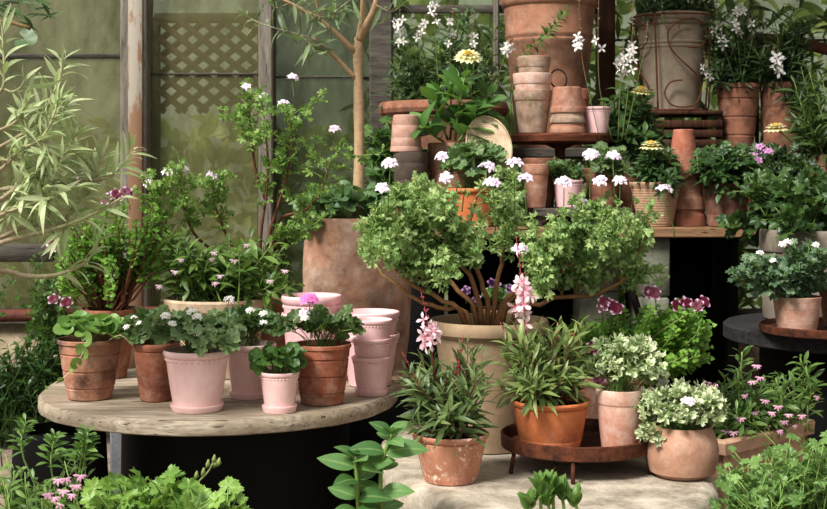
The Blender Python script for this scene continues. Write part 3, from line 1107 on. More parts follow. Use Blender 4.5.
# big stone slab on the right
out = [P(x, y, (H - STN) * F / (y - HY)) for x, y in ((383, 462), (386, 470), (398, 480), (420, 491), (450, 503), (480, 515), (520, 524), (600, 527), (670, 524), (704, 514), (715, 500), (719, 486), (716, 474))]
out += [V3(0.66, 2.95, STN), V3(0.64, 3.3, STN), V3(0.3, 3.42, STN), V3(0.0, 3.36, STN), V3(-0.08, 3.1, STN)]
out = np.array(out)[:, :2]
ol = []
m = len(out)
for i in range(m):
    for f in np.linspace(0, 1, 7)[:-1]:
        ol.append(out[i] * (1 - f) + out[(i + 1) % m] * f)
ol = np.array(ol)
ce = ol.mean(0)
rg = np.random.default_rng(8)
jit = rg.normal(size=(len(ol), 1)) * 0.003
rowsv = []
for ins, z in ((0.03, 0.0), (0.0, 0.05), (-0.006, 0.2), (0.0, 0.30), (0.0, STN - 0.022), (0.010, STN - 0.006), (0.028, STN), (0.1, STN)):
    dd = ce - ol
    dd /= np.linalg.norm(dd, axis=1, keepdims=True)
    q = ol + dd * (ins + jit * (1 if z < STN else 0.3))
    rowsv.append(np.concatenate([q, np.full((len(q), 1), z) + (rg.normal(size=(len(q), 1)) * 0.004 if 0.04 < z < STN - 0.03 else 0)], 1))
n_ = len(ol)
Vs = np.concatenate(rowsv)
Fs = []
for r_ in range(len(rowsv) - 1):
    for j in range(n_):
        Fs.append((r_ * n_ + j, r_ * n_ + (j + 1) % n_, (r_ + 1) * n_ + (j + 1) % n_, (r_ + 1) * n_ + j))
Vs = np.concatenate([Vs, [[ce[0], ce[1], STN]]])
for j in range(n_):
    Fs.append(((len(rowsv) - 1) * n_ + j, (len(rowsv) - 1) * n_ + (j + 1) % n_, len(Vs) - 1))
area = 0.5 * np.sum(ol[:, 0] * np.roll(ol[:, 1], -1) - np.roll(ol[:, 0], -1) * ol[:, 1])
if area < 0: Fs = [tuple(reversed(f)) for f in Fs]
b = MB().add(Vs, Fs)
single('stone_slab', b, STONE, 'thick pale rough stone slab holding the terracotta pots and rusty tray', 'stone', (ce[0], ce[1], 0), sharp=50)

# rusty tray on legs
TX, TY, TR = (577 - CX) * 2.8 / F, 2.8, 0.163
th = Thing('rusted_tray_stand', 'rusty round metal tray on short legs standing on the stone slab', 'plant stand', (TX, TY, STN))
th.part('tray', MB().lathe([(TR - 0.006, TRAY - 0.003), (TR, TRAY), (TR + 0.001, TRAY + 0.027), (TR - 0.003, TRAY + 0.029), (TR - 0.005, TRAY + 0.026), (TR - 0.006, TRAY + 0.002), (TR * 0.5, TRAY), (0.001, TRAY)], (TX, TY, 0), 80), RUST, 35)
for a in (-100, -27, 95, 205):
    ca, sa = math.cos(math.radians(a)), math.sin(math.radians(a))
    b = MB().tube([(TX + ca * (TR - 0.008), TY + sa * (TR - 0.008), TRAY - 0.001), (TX + ca * (TR + 0.0), TY + sa * (TR + 0.0), STN + 0.001)], 0.0045, 8)
    th.part('leg', b, RUST)

# long bench
bx0, bx1 = (385 - CX) * 4.3 / F, (768 - CX) * 4.12 / F
th = Thing('plank_bench', 'long wooden plank bench carrying the middle row of pots', 'bench', ((bx0 + bx1) / 2, 4.4, 0))
for k, (y0, y1) in enumerate(((4.12, 4.44), (4.45, 4.76), (4.77, 5.1))):
    th.part('plank', MB().box((bx0, y0, BEN - 0.033), (bx1, y1, BEN), bev=0.004), BENCH_WOOD, 40)
xa, xb = (640 - CX) * 4.2 / F, (666 - CX) * 4.2 / F
for (u0, u1) in ((bx0 + 0.05, bx0 + 0.2), (bx1 - 0.05, bx1 - 0.01)):
    th.part('leg', MB().box((u0, 4.45, 0), (u1, 5.0, BEN - 0.033), bev=0.005), BLACK)
b = MB()
for k in range(4):
    z = k * 0.2
    single('concrete_block', MB().box((xa, 4.16, z), (xb + 0.002 * k, 4.5, min(z + 0.197, BEN - 0.034)), bev=0.006), BLOCK, ['grey concrete block at the foot of the pier under the plank bench', 'grey concrete block second from the ground under the plank bench', 'grey concrete block third from the ground under the plank bench', 'grey concrete block directly under the plank of the bench'][k], 'block', ((xa + xb) / 2, 4.33, z), 'concrete blocks under the bench')
for k in range(4):
    z = k * 0.2
    xq = (582 - CX) * 4.35 / F
    single('concrete_block', MB().box((xq - 0.003 * k, 4.36, z), (xa - 0.04, 4.56, min(z + 0.197, BEN - 0.034)), bev=0.006), BLOCK, ['pale wide block at the base of the recessed wall under the bench', 'pale wide block second up in the recessed wall under the bench', 'pale wide block third up in the recessed wall under the bench', 'pale wide block topmost in the recessed wall under the bench'][k], 'block', (xq + 0.1, 4.46, z), 'pale blocks in the recess under the bench')
b = MB().tube([P(621, 250, 4.1), P(640, 318, 4.1)], 0.012, 4)
b.tube([P(640, 318, 4.1), np.array([P(640, 318, 4.1)[0] + 0.1, 4.1, 0.0])], 0.012, 4)
single('iron_strut', b, IRON, 'thin black slanting iron strut beneath the bench by the concrete pier', 'strut', P(640, 318, 4.1))
# black panels added where the space under the bench is only in shade
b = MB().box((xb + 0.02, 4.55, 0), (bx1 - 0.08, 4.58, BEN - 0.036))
single('shade_panel', b, BLACK, 'black panel added for the shade under the bench', 'board', (1.3, 4.56, 0))
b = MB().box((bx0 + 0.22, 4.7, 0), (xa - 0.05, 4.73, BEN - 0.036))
single('shade_panel', b, BLACK, 'black panel added for the shade under the bench behind the pelargonium', 'board', (0.4, 4.9, 0))

# back shelf, higher
th = Thing('grey_back_shelf', 'grey weathered board shelf at the back carrying the largest pots', 'shelf', (1.1, 4.95, 0))
sx0, sx1 = (490 - CX) * 4.8 / F, 2.2
th.part('board', MB().box((sx0, 4.75, BSH - 0.035), (sx1, 5.16, BSH), bev=0.004), GREY_BOARD, 40)
for (u0, u1, zz) in ((sx0 + 0.005, sx0 + 0.03, BEN), (1.0, 1.04, BEN), (2.0, 2.04, 0)):
    th.part('leg', MB().box((u0, 4.8, zz), (u1, 5.12, BSH - 0.035), bev=0.003), GREY_BOARD)

# round pedestal shelf
DX, DY = (560 - CX) * 4.5 / F, 4.5
th = Thing('round_pedestal_stand', 'small round red-brown wooden stand on a single post with stacked pots', 'plant stand', (DX, DY, BEN))
th.part('top', MB().lathe([(0.172, DSC - 0.032), (0.18, DSC - 0.026), (0.181, DSC - 0.006), (0.176, DSC)], (DX, DY, 0), 72), RED_WOOD, 35)
th.part('post', MB().lathe([(0.05, BEN), (0.05, BEN + 0.012), (0.018, BEN + 0.03), (0.014, BEN + 0.15), (0.018, DSC - 0.05), (0.06, DSC - 0.032)], (DX, DY, 0), 24), RED_WOOD, 35)

# small crate shelf on the bench
kx0, kx1 = (531 - CX) * 4.3 / F, (628 - CX) * 4.3 / F
CR = 0.882
th = Thing('low_plank_riser', 'low dark plank riser on the bench with a small pink pot', 'riser', ((kx0 + kx1) / 2, 4.3, BEN))
th.part('board', MB().box((kx0, 4.2, CR - 0.026), (kx1, 4.42, CR), bev=0.003), GREY_BOARD, 40)
for u in (kx0 + 0.01, kx1 - 0.03):
    th.part('foot', MB().box((u, 4.215, BEN), (u + 0.02, 4.405, CR - 0.026), bev=0.002), GREY_BOARD)

# slatted crate under the scroll pot
qx0, qx1 = (640 - CX) * 4.9 / F, (716 - CX) * 4.9 / F
CT = 1.2275
th = Thing('slatted_crate', 'brown slatted wooden crate under the grey pot in the iron holder', 'crate', ((qx0 + qx1) / 2, 4.93, BSH))
for k in range(3):
    z = BSH + 0.004 + k * 0.036
    for yy in (4.79, 5.06):
        th.part('slat', MB().box((qx0, yy, z), (qx1, yy + 0.012, z + 0.028), bev=0.002), BROWN_POST)
for u in (qx0, qx1 - 0.02):
    for yy in (4.802, 5.04):
        th.part('corner_post', MB().box((u, yy, BSH), (u + 0.02, yy + 0.02, CT - 0.014), bev=0.002), BROWN_POST)
th.part('top_board', MB().box((qx0, 4.785, CT - 0.014), (qx1, 5.075, CT), bev=0.002), BROWN_POST)

# dark round table on the right
RX, RY, RR = (850 - CX) * 3.7 / F, 3.7, 0.352
th = Thing('dark_drum_table', 'dark blackened round table at the right edge under the rusty dish', 'table', (RX, RY, 0))
th.part('tabletop', MB().lathe([(RR - 0.01, RTB - 0.045), (RR, RTB - 0.04), (RR, RTB - 0.006), (RR - 0.007, RTB)], (RX, RY, 0), 90), DARK_TABLE, 40)
th.part('drum', MB().lathe([(0.25, 0), (0.25, RTB - 0.045)], (RX, RY, 0), 64), BLACK, 40)
TX2, TY2, TR2 = (824 - CX) * 3.5 / F, 3.5, 0.168
b = MB().lathe([(TR2 - 0.006, RTB), (TR2, RTB + 0.003), (TR2 + 0.002, RTB + 0.022), (TR2 - 0.003, RTB + 0.024), (TR2 - 0.006, RTB + 0.009), (TR2 * 0.5, RTB + 0.008), (0.001, RTB + 0.008)], (TX2, TY2, 0), 80)
single('rusted_dish', b, RUST, 'rusty shallow dish on the dark round table', 'dish', (TX2, TY2, RTB), sharp=35)

# rusty overhead pipe on the right, wire hoop by the stacked pots
b = MB().tube(curve([P(735, 40, 5.1), P(765, 39, 5.1), P(800, 43, 5.1), P(850, 55, 5.1), P(920, 66, 5.1)], 16), 0.022, 12)
b.tube([P(757, 40, 5.1), np.array([P(757, 0, 5.1)[0], 5.1, BSH])], 0.008, 8)
single('rusted_overhead_pipe', b, RUST_PIPE, 'rust-brown curved pipe above the two terracotta pots at the back', 'pipe', P(780, 40, 5.1))
c = P(558.5, 79, 4.47)
a = np.linspace(0, 2 * PI, 40)
b = MB().tube(np.stack([c[0] + 0.028 * np.cos(a), np.full(40, c[1]) + 0.02 * np.sin(a), c[2] + 0.034 * np.sin(a)], 1), 0.0028, 8)
single('wire_hoop', b, IRON, 'dark iron wire hoop above the upturned pots on the round stand', 'hoop', c - V3(0, 0, 0.034))
# ================================================================== leaf colours
GREYGREEN = leafmat((96, 128, 84), (164, 188, 130), vein=(180, 198, 150), trans=0.25)
MIDGREEN = leafmat((70, 106, 50), (126, 160, 80), trans=0.3)
BRIGHT = leafmat((92, 136, 46), (156, 190, 84), trans=0.35)
ANGELG = leafmat((80, 140, 42), (156, 204, 80), trans=0.38)
SCENTED = leafmat((112, 156, 78), (206, 226, 152), trans=0.36)
DARKG = leafmat((42, 76, 38), (88, 122, 62), trans=0.25)
DEEPG = leafmat((30, 56, 28), (66, 96, 46), trans=0.2)
GAURAG = leafmat((62, 88, 46), (132, 158, 92), vein=(150, 120, 90), trans=0.22, rough=0.4)
OLIVEG = leafmat((144, 166, 100), (218, 228, 180), vein=(200, 210, 170), trans=0.3, rough=0.5)
VARIEG = leafmat((118, 148, 90), (162, 184, 122), edge=(226, 232, 196), ew=(0.5, 0.85), trans=0.28)
ROUNDG = leafmat((96, 142, 62), (150, 190, 96), vein=(178, 204, 130), trans=0.3)
ZINNG = leafmat((70, 116, 58), (116, 160, 92), vein=(170, 196, 130), trans=0.28)
WOODY = stemmat((122, 88, 60), (140, 156, 84))
BROWNSTEM = stemmat((116, 74, 50), (128, 110, 66), at=(0.6, 1.0))
GREENSTEM = stemmat((118, 146, 74), (140, 168, 92))
REDSTEM = stemmat((112, 66, 52), (134, 96, 64), at=(0.5, 1.0))
BUDRED = stemmat((148, 62, 66), (168, 76, 82))
BARK = stemmat((190, 160, 128), (170, 146, 112))
GREYTWIG = stemmat((158, 142, 116), (176, 176, 134))

LILAC = petalmat((200, 130, 192), (246, 230, 246), at=(0.05, 0.4))
WHITEP = petalmat((232, 214, 214), (246, 244, 240))
HOTPINK = petalmat((226, 120, 196), (240, 150, 214))
PINKP = petalmat((226, 140, 164), (248, 220, 226), at=(0.05, 0.6))
ANGELP = petalmat((104, 10, 50), (248, 210, 236), at=(0.68, 0.92))
FANP = petalmat((250, 236, 226), (234, 176, 208), at=(0.05, 0.3))
FANPALE = petalmat((240, 226, 204), (232, 200, 218), at=(0.05, 0.3))
ZINP = petalmat((228, 208, 104), (246, 240, 196))
ZINC = plain('flower_centre', (222, 190, 70), 0.7, (190, 150, 50), 300)
DKSTEM = stemmat((60, 78, 40), (78, 104, 50))


def R(seed): return np.random.default_rng(seed)


# ================================================================== left table
# --- pots in a row at the front of the plank table
gA = PotGeo(90, 63, 44, 338, TAB, ybot=402)
th = Thing('potted_creeper', 'terracotta pot of round-leaved creeper trailing a runner, leftmost on plank table', 'potted plant', gA.loc)
add_pot(th, gA, 'banded', TC_SOOT)
f, rg = MB(), R(11)
clump(f, rg, gA.soil, P(92, 330, gA.Y), (gA.rt * 0.95, gA.rt * 0.95, 0.035), L_ROUND, 0.042, 46, low=0.0, lift=0.65)
clump(f, rg, gA.soil, P(104, 332, gA.Y - 0.03), (gA.rt * 0.7, 0.05, 0.03), L_ROUND, 0.042, 14, low=-0.1, lift=0.4)
run = curve([gA.soil + V3(0.01, -0.05, 0.01), P(88, 338, gA.Y - gA.rt * 1.02), P(82, 355, gA.Y - gA.rt * 1.05), P(68, 374, gA.Y - gA.rt * 1.1), P(47, 388, gA.Y - gA.rt * 1.0)], 14)
f.tube(run, 0.0014, 5, 1, 0.5)
for i, sz in ((4, 0.04), (6, 0.045), (8, 0.032), (9, 0.02), (11, 0.016), (13, 0.014)):
    put(f, L_ROUND, run[i], V3(rg.normal() * 0.5, -0.5, 0.6), V3(0, -1, 0.5), sz, 0.7)
run = curve([gA.soil + V3(0.04, -0.04, 0.01), P(120, 335, gA.Y - 0.07), P(132, 345, gA.Y - 0.06), P(141, 348, gA.Y - 0.06)], 10)
f.tube(run, 0.0012, 5, 1, 0.5)
th.part('foliage', f, [ROUNDG, stemmat((206, 186, 150), (214, 198, 160))])

gB = PotGeo(156, 46, 31, 342, TAB, ybot=403)
th = Thing('potted_pelargonium', 'dark terracotta pot of white-flowered pelargonium between the creeper and a pink pot', 'potted plant', gB.loc)
add_pot(th, gB, 'slim', TC_RED)
f, rg = MB(), R(12)
clump(f, rg, gB.soil, P(148, 330, gB.Y), (0.055, 0.05, 0.04), L_RUFF, 0.04, 60, low=-0.2, sub=9)
th.part('foliage', f, [leafmat((70, 104, 60), (124, 154, 92)), GREENSTEM])
for x, y in ((134, 318), (140, 324), (127, 327)):
    stalked_umbel(th, rg, P(x, y, gB.Y - 0.05), P(148, 340, gB.Y), 0.010, [WHITEP, GREENSTEM], 6, 0.007)

PKL = 'pink glazed pots with matching saucers'
def pink_saucer(g, label, rpx=None):
    return single('pot_saucer', saucer_mb(g.loc - V3(0, 0, 0.0075), (g.rb * 1.16 if rpx is None else rpx / 2 * g.Y / F)), PINK, label, 'saucer', g.loc - V3(0, 0, 0.0075), 'pink glazed saucers', 40)

gC = PotGeo(197, 64, 48, 349, TAB + 0.0075, ybot=411)
th = Thing('potted_pelargonium', 'largest front pink pot with grey-green scalloped pelargonium and white umbels', 'potted plant', gC.loc, PKL)
add_pot(th, gC, 'beaded', PINK)
pink_saucer(gC, 'pink saucer under the largest front pink pot', 53)
f, rg = MB(), R(13)
clump(f, rg, gC.soil, P(196, 337, gC.Y), (0.105, 0.085, 0.046), L_RUFF, 0.046, 120, low=-0.25, sub=16)
clump(f, rg, gC.soil, P(166, 329, gC.Y - 0.02), (0.05, 0.05, 0.036), L_RUFF, 0.04, 30, low=-0.3)
clump(f, rg, gC.soil, P(222, 345, gC.Y - 0.07), (0.03, 0.03, 0.03), L_RUFF, 0.04, 12, low=-0.6)
th.part('foliage', f, [GREYGREEN, GREENSTEM])
for x, y in ((166, 316), (171, 324), (192, 312), (197, 317), (229, 299)):
    stalked_umbel(th, rg, P(x, y, gC.Y - 0.07), P(190, 338, gC.Y), 0.013, [WHITEP, GREENSTEM], 8, 0.008)

gD = PotGeo(250, 50, 36, 343, TAB + 0.0075, ybot=397)
th = Thing('potted_pelargonium', 'pink pot half hidden behind the smallest pink pot, with small white flowers', 'potted plant', gD.loc, PKL)
add_pot(th, gD, 'beaded', PINK)
pink_saucer(gD, 'pink saucer under the half hidden middle pink pot', 42)
f, rg = MB(), R(14)
clump(f, rg, gD.soil, P(248, 331, gD.Y), (0.085, 0.07, 0.046), L_RUFF, 0.042, 80, low=-0.2, sub=12)
th.part('foliage', f, [leafmat((72, 108, 66), (130, 160, 104), vein=(150, 170, 120)), GREENSTEM])
for x, y in ((250, 311), (263, 314), (265, 323)):
    stalked_umbel(th, rg, P(x, y, gD.Y - 0.08), P(250, 340, gD.Y), 0.012, [WHITEP, GREENSTEM], 7, 0.008)

gE = PotGeo(279.5, 38.5, 30, 371, TAB + 0.0075, ybot=411)
th = Thing('potted_pelargonium', 'smallest pink pot in front, topped by flat dark green round leaves', 'potted plant', gE.loc, PKL)
add_pot(th, gE, 'beaded', PINK)
pink_saucer(gE, 'pink saucer under the smallest front pink pot', 35)
f, rg = MB(), R(15)
clump(f, rg, gE.soil, P(279, 362, gE.Y), (0.052, 0.05, 0.036), [T_palm(5, 0.12, 0.04, 30, 0.2, 0.03, 165)], 0.036, 60, low=-0.35, lift=0.6)
th.part('foliage', f, [leafmat((64, 108, 48), (116, 156, 78), vein=(140, 172, 100)), GREENSTEM])

gF = PotGeo(322, 57, 43, 343, TAB, ybot=407)
th = Thing('potted_pelargonium', 'banded orange terracotta pot with one bright pink flower head, beside smallest pink pot', 'potted plant', gF.loc)
add_pot(th, gF, 'banded', terracotta((190, 106, 72), (150, 80, 54), (222, 180, 156), 0.3, grad=0.3, ht=0.15))
f, rg = MB(), R(16)
clump(f, rg, gF.soil, P(331, 330, gF.Y), (0.075, 0.06, 0.042), L_RUFF, 0.042, 60, low=-0.05, lift=0.35, sub=9)
clump(f, rg, gF.soil, P(296, 331, gF.Y - 0.03), (0.04, 0.04, 0.035), L_RUFF, 0.038, 18, low=-0.1)
th.part('foliage', f, [leafmat((58, 92, 50), (116, 146, 84), vein=(140, 164, 104)), GREENSTEM])
stalked_umbel(th, rg, P(309, 300, gF.Y - 0.06), P(315, 338, gF.Y), 0.022, [HOTPINK, GREENSTEM], 16, 0.014)
stalked_umbel(th, rg, P(305, 313, gF.Y - 0.06), P(312, 338, gF.Y), 0.014, [LILAC, GREENSTEM], 6, 0.011)
stalked_umbel(th, rg, P(305, 318, gF.Y - 0.075), P(312, 338, gF.Y), 0.009, [WHITEP, GREENSTEM], 6, 0.008)

# --- nested empty pink pots
gS = PotGeo(371.5, 38, 29.5, 356, TAB + 0.0075, ybot=394)
single('pot_saucer', saucer_mb(gS.loc - V3(0, 0, 0.0075), 16.5 * gS.Y / F), PINK2, 'mauve-pink saucer under the front nested tower of pots', 'saucer', gS.loc - V3(0, 0, 0.0075), 'pink glazed saucers', 40)
lab = ['lowest pot of the narrow mauve-pink nested stack, on its saucer', 'middle pot of the narrow mauve-pink nested stack', 'top pot of the narrow mauve-pink nested stack']
for k in range(3):
    g = PotGeo(371.5 + k * 0.6, 38.5, 29.5, 356, TAB + 0.0075 + k * 0.0455, gS.Y)
    g.h = gS.h
    g.loc = V3(g.x, g.Y, g.Z)
    empty_pot('pink_pot', lab[k], g, 'beaded', PINK2, 'nested narrow pink pots')
gT = PotGeo(369, 58, 44, 333, TAB, 3.34)
for k in range(2):
    g = PotGeo(369.5, 58, 42, 333, TAB + k * 0.056, 3.34)
    g.h = gT.h
    g.loc = V3(g.x, g.Y, g.Z)
    empty_pot('wide_pink_pot', ['lower wide mauve-pink pot behind the narrow nested stack', 'upper wide mauve-pink pot with oval mouth behind the narrow nested stack'][k], g, 'beaded', PINK2, 'wide pink pots at the back')
gU = PotGeo(311.5, 58, 44, 312.5, TAB, 3.4)
for k in range(2):
    g = PotGeo(311.5, 58, 44, 312.5, TAB + k * 0.046, 3.4)
    g.h = gU.h
    g.loc = V3(g.x, g.Y, g.Z)
    empty_pot('wide_pink_pot', ['lower dusty pink pot nested behind the pink flower head', 'upper dusty pink pot nested behind the pink flower head'][k], g, 'beaded', PINK2, 'wide pink pots nested behind the flower head')

# --- angel pelargonium, dark terracotta pot at the back left
gJ = PotGeo(110, 56, 34, 308, TAB, 3.47)
th = Thing('potted_pelargonium', 'bushy small-leaved pelargonium with maroon and pink flowers in dark terracotta pot behind the creeper', 'potted plant', gJ.loc)
add_pot(th, gJ, 'slim', TC_RED)
f, s_, rg = MB(), MB(), R(17)
tips = tips_in(rg, [(120, 222, 52, 24, 3.42, 0.12, 26), (95, 258, 38, 38, 3.42, 0.12, 26), (150, 245, 30, 30, 3.45, 0.1, 14), (60, 262, 28, 24, 3.45, 0.1, 10)])
shrub(f, s_, rg, gJ.soil, tips, L_ANGEL, 0.027, 18, 0.5, 0.006, 0.0038, 0.25, 0.012, 0.6, wig=0.004)
th.part('stem', s_, [BROWNSTEM])
th.part('foliage', f, [ANGELG, GREENSTEM])
for x, y, k in ((109, 199, 2), (121, 194, 3), (127, 194, 2), (49, 246, 2), (61, 300, 2), (75, 182, 1)):
    pansy(th, rg, P(x, y, 3.30), P(x + 3, y + 16, 3.36), 0.017, [ANGELP, GREENSTEM], k)
b = MB()

# --- cream bowl of fan flowers
gI = PotGeo(217, 106, 76, 297, TAB, 3.52)
th = Thing('potted_fan_flower', 'wide cream bowl of pale pink fan flowers at the back of the plank table', 'potted plant', gI.loc)
add_pot(th, gI, 'bowl', TC_BUFF)
f, s_, rg = MB(), MB(), R(18)
tips = tips_in(rg, [(215, 260, 54, 20, 3.47, 0.12, 40), (172, 254, 22, 24, 3.45, 0.1, 14), (258, 258, 26, 26, 3.48, 0.1, 14), (285, 275, 18, 16, 3.45, 0.08, 8)])
shrub(f, s_, rg, gI.soil, tips, L_SPAT, 0.062, 11, 0.3, 0.0, 0.0028, 0.3, 0.06, 0.4)
th.part('stem', s_, [GREENSTEM])
th.part('foliage', f, [leafmat((66, 106, 40), (134, 168, 76)), GREENSTEM])
fan_flowers(th, rg, [P(x, y, 3.33 + 0.02 * (i % 3)) for i, (x, y) in enumerate(((214, 252), (181, 259), (175, 271), (212, 258), (215, 282), (234, 260), (220, 275), (159, 285), (270, 280), (285, 270), (247, 244), (230, 300)))], 0.0115, [FANPALE, GREENSTEM])

# --- tall scented pelargonium rising behind the bowl, in its own clay pot
g = PotGeo(266, 52, 40, 300, TAB, 3.66)
th = Thing('potted_pelargonium', 'tall lanky scented pelargonium with lilac heads climbing beside the slim grey post', 'potted plant', g.loc)
add_pot(th, g, 'slim', TC_RED)
f, s_, rg = MB(), MB(), R(19)
stems = [[(262, 292), (260, 254), (262, 225), (266, 197), (268, 160), (264, 118)], [(264, 290), (268, 240), (280, 200), (288, 172), (292, 140), (290, 118)], [(268, 290), (277, 225), (292, 214), (307, 209), (322, 190), (330, 160)], [(258, 292), (240, 262), (225, 232), (215, 205), (213, 190)], [(256, 292), (225, 260), (195, 235), (184, 205), (181, 185)], [(256, 292), (215, 262), (175, 240), (158, 215), (152, 198)], [(266, 290), (272, 250), (290, 240), (300, 236)], [(266, 200), (256, 172), (252, 140), (249, 108)]]
for st in stems:
    Y = 3.6 + rg.normal() * 0.03
    c = curve([P(x, y, Y - 0.02 * i) for i, (x, y) in enumerate(st)], 16)
    b = MB().tube(c, np.linspace(0.0055, 0.0022, 16), 7, 0, 0.5)
    th.part('stem', b, [BROWNSTEM])
    leaves_on(f, rg, c, L_CUT, 0.034, 14, 0.5, 0.014, jit=0.6)
    for t in (9, 11, 13, 14, 15):
        p = c[t]
        for q in range(1 + (t % 2)):
            tip = p + V3(rg.normal() * 0.045, rg.normal() * 0.04, 0.02 + rg.random() * 0.05)
            cc = bez(p, p + V3(0, 0, 0.02), tip - V3(0, 0, 0.02), tip, 6)
            f.tube(cc, 0.0012, 5, 1, 0.5)
            leaves_on(f, rg, cc, L_CUT, 0.032, 6, 0.35, 0.01, jit=0.6)
th.part('foliage', f, [leafmat((96, 142, 62), (172, 204, 104), trans=0.38), GREENSTEM])
for x, y in ((150, 184), (168, 173), (182, 170), (213, 176), (246, 88), (283, 104), (335, 130), (262, 97), (292, 78)):
    stalked_umbel(th, rg, P(x, y, 3.55), P(x + 2, y + 20, 3.56), 0.018 if y > 90 else 0.015, [LILAC, GREENSTEM], 8, 0.0135)

# ================================================================== urn with the small olive tree
single('black_drum', MB().lathe([(0.155, 0), (0.16, 0.01), (0.16, 0.335), (0.155, 0.345)], ((357 - CX) * 3.935 / F, 3.935, 0), 48), BLACK, 'black drum standing under the tall mottled terracotta jar', 'drum', ((357 - CX) * 3.935 / F, 3.935, 0), sharp=35)
gO = PotGeo(357, 106, 104, 217, 0.345, 3.935)
th = Thing('potted_olive_tree', 'tall mottled terracotta jar with a bare-trunked olive tree and leafy underplanting', 'potted tree', gO.loc)
add_pot(th, gO, 'urn', TC_URN)
rg = R(21)
tY = 3.935
tr = curve([P(357, 232, tY), P(359, 170, tY), P(359, 110, tY), P(358, 60, tY), P(359, 38, tY)], 20)
th.part('trunk', MB().tube(tr, np.linspace(0.018, 0.0135, 20) * (1 + 0.05 * rg.normal(size=20)), 12, 0, 0.5, lr=0.0), [BARK])
f = MB()
for pts, r in (([(358, 55), (335, 32), (310, 14), (283, 0), (262, -14)], 0.009), ([(357, 80), (338, 60), (325, 48), (313, 38)], 0.008), ([(359, 40), (366, 26), (374, 10), (380, -15)], 0.014), ([(358, 42), (362, 20), (363, 0), (364, -25)], 0.011), ([(322, 24), (318, 8), (314, -12)], 0.006)):
    c = curve([P(x, y, tY - 0.03 * i) for i, (x, y) in enumerate(pts)], 12)
    th.part('branch', MB().tube(c, np.linspace(r, r * 0.6, 12), 8, 0, 0.5, lr=0.0), [BARK])
for pts in ([(313, 38), (290, 32), (262, 24), (243, 14)], [(310, 14), (330, 18), (345, 8)], [(283, 0), (300, 8), (318, 22)], [(376, 5), (392, 12), (402, 4)], [(300, 35), (310, 44), (316, 54)], [(364, -10), (345, 4), (332, 14)], [(290, 3), (276, 8), (270, 0)]):
    c = curve([P(x, y, tY - 0.1) for x, y in pts], 10)
    f.tube(c, 0.0018, 5, 1, 0.5)
    leaves_on(f, rg, c, L_LANCE, 0.075, 13, 0.15, 0, jit=0.5)
th.part('foliage', f, [leafmat((92, 116, 80), (158, 178, 128)), GREYTWIG])
f = MB()
clump(f, rg, gO.soil, P(352, 206, tY), (0.165, 0.15, 0.06), L_ROUND, 0.046, 230, low=-0.1, lift=0.5, inner=0.3)
clump(f, rg, gO.soil, P(312, 215, tY - 0.1), (0.04, 0.05, 0.05), L_ROUND, 0.038, 20, low=-0.9, lift=0.3)
th.part('underplanting', f, [leafmat((76, 118, 72), (134, 168, 112), vein=(150, 180, 126)), GREENSTEM])

# ================================================================== centre: great pelargonium in cream pot
gK = PotGeo(489, 119, 76, 319, STN, 3.0)
th = Thing('potted_pelargonium', 'huge spreading scented pelargonium with lilac heads in a wide pale grey pot', 'potted plant', gK.loc)
add_pot(th, gK, 'rolled', plain('cream_grey_pot', (178, 154, 128), 0.85, (142, 122, 100), 10, 0.4))
f, s_, rg = MB(), MB(), R(22)
base = gK.soil
main = [[(470, 312), (430, 295), (395, 268), (372, 245), (364, 222)], [(480, 312), (448, 280), (415, 250), (400, 215), (392, 195)], [(484, 312), (465, 270), (445, 235), (440, 205)], [(488, 312), (478, 270), (470, 230), (476, 200)], [(492, 312), (500, 270), (505, 235), (512, 200), (516, 180)], [(496, 312), (525, 285), (548, 250), (560, 220)], [(500, 312), (540, 290), (570, 262), (588, 230)], [(505, 312), (555, 298), (600, 292), (630, 272), (642, 240)], [(474, 312), (425, 303), (388, 280), (376, 262)], [(492, 312), (530, 275), (556, 250), (600, 235), (622, 215)]]
ends = []
for i, st in enumerate(main):
    dY = rg.uniform(-0.12, 0.12)
    c = curve([P(x, y, 2.98 + dY * j / 4) for j, (x, y) in enumerate(st)], 18)
    c += np.concatenate([np.zeros((1, 3)), rg.normal(size=(16, 3)) * 0.0025, np.zeros((1, 3))])
    c[0] = base + V3(c[0][0] - base[0], 0, 0)
    th.part('stem', MB().tube(c, np.linspace(0.0062, 0.003, 18), 8, 0, 0.5), [stemmat((160, 116, 78), (158, 140, 88), at=(0.5, 1.0))])
    ends.append(c)
cl = ((370, 226), (383, 203), (404, 190), (396, 238), (420, 213), (432, 236), (438, 202), (411, 258), (447, 260), (457, 218), (478, 234), (379, 247), (424, 190), (464, 226), (510, 196), (516, 222), (508, 182), (545, 232), (558, 226), (575, 242), (594, 222), (603, 236), (578, 212), (543, 252), (563, 264), (622, 222), (632, 242), (650, 266), (533, 276), (592, 258), (612, 212), (640, 216), (404, 222), (444, 210), (590, 238), (558, 232))
tips = tips_in(rg, [(x, y, 17, 17, 2.94 + rg.uniform(-0.12, 0.10), 0.06, 4) for x, y in cl])
allp = np.concatenate([c[5:] for c in ends])
for tip in tips:
    d = np.linalg.norm(allp - (tip - V3(0, 0, 0.07)), axis=1)
    a = allp[int(np.argmin(d + rg.random(len(d)) * 0.02))]
    L = np.linalg.norm(tip - a)
    cc = bez(a, a + V3(0, 0, 0.3 * L), tip - V3(0, 0, 0.35 * L) + rg.normal(size=3) * 0.01, tip, 9)
    s_.tube(cc, np.linspace(0.0026, 0.0014, 9), 5, 0, 0.5)
    leaves_on(f, rg, cc[2:], L_CUT, 0.031, 14, 0.0, 0.013, jit=0.65, endsize=0.45)
th.part('side_shoot', s_, [stemmat((132, 104, 64), (146, 170, 96), at=(0.1, 0.5))])
th.part('foliage', f, [SCENTED, GREENSTEM])
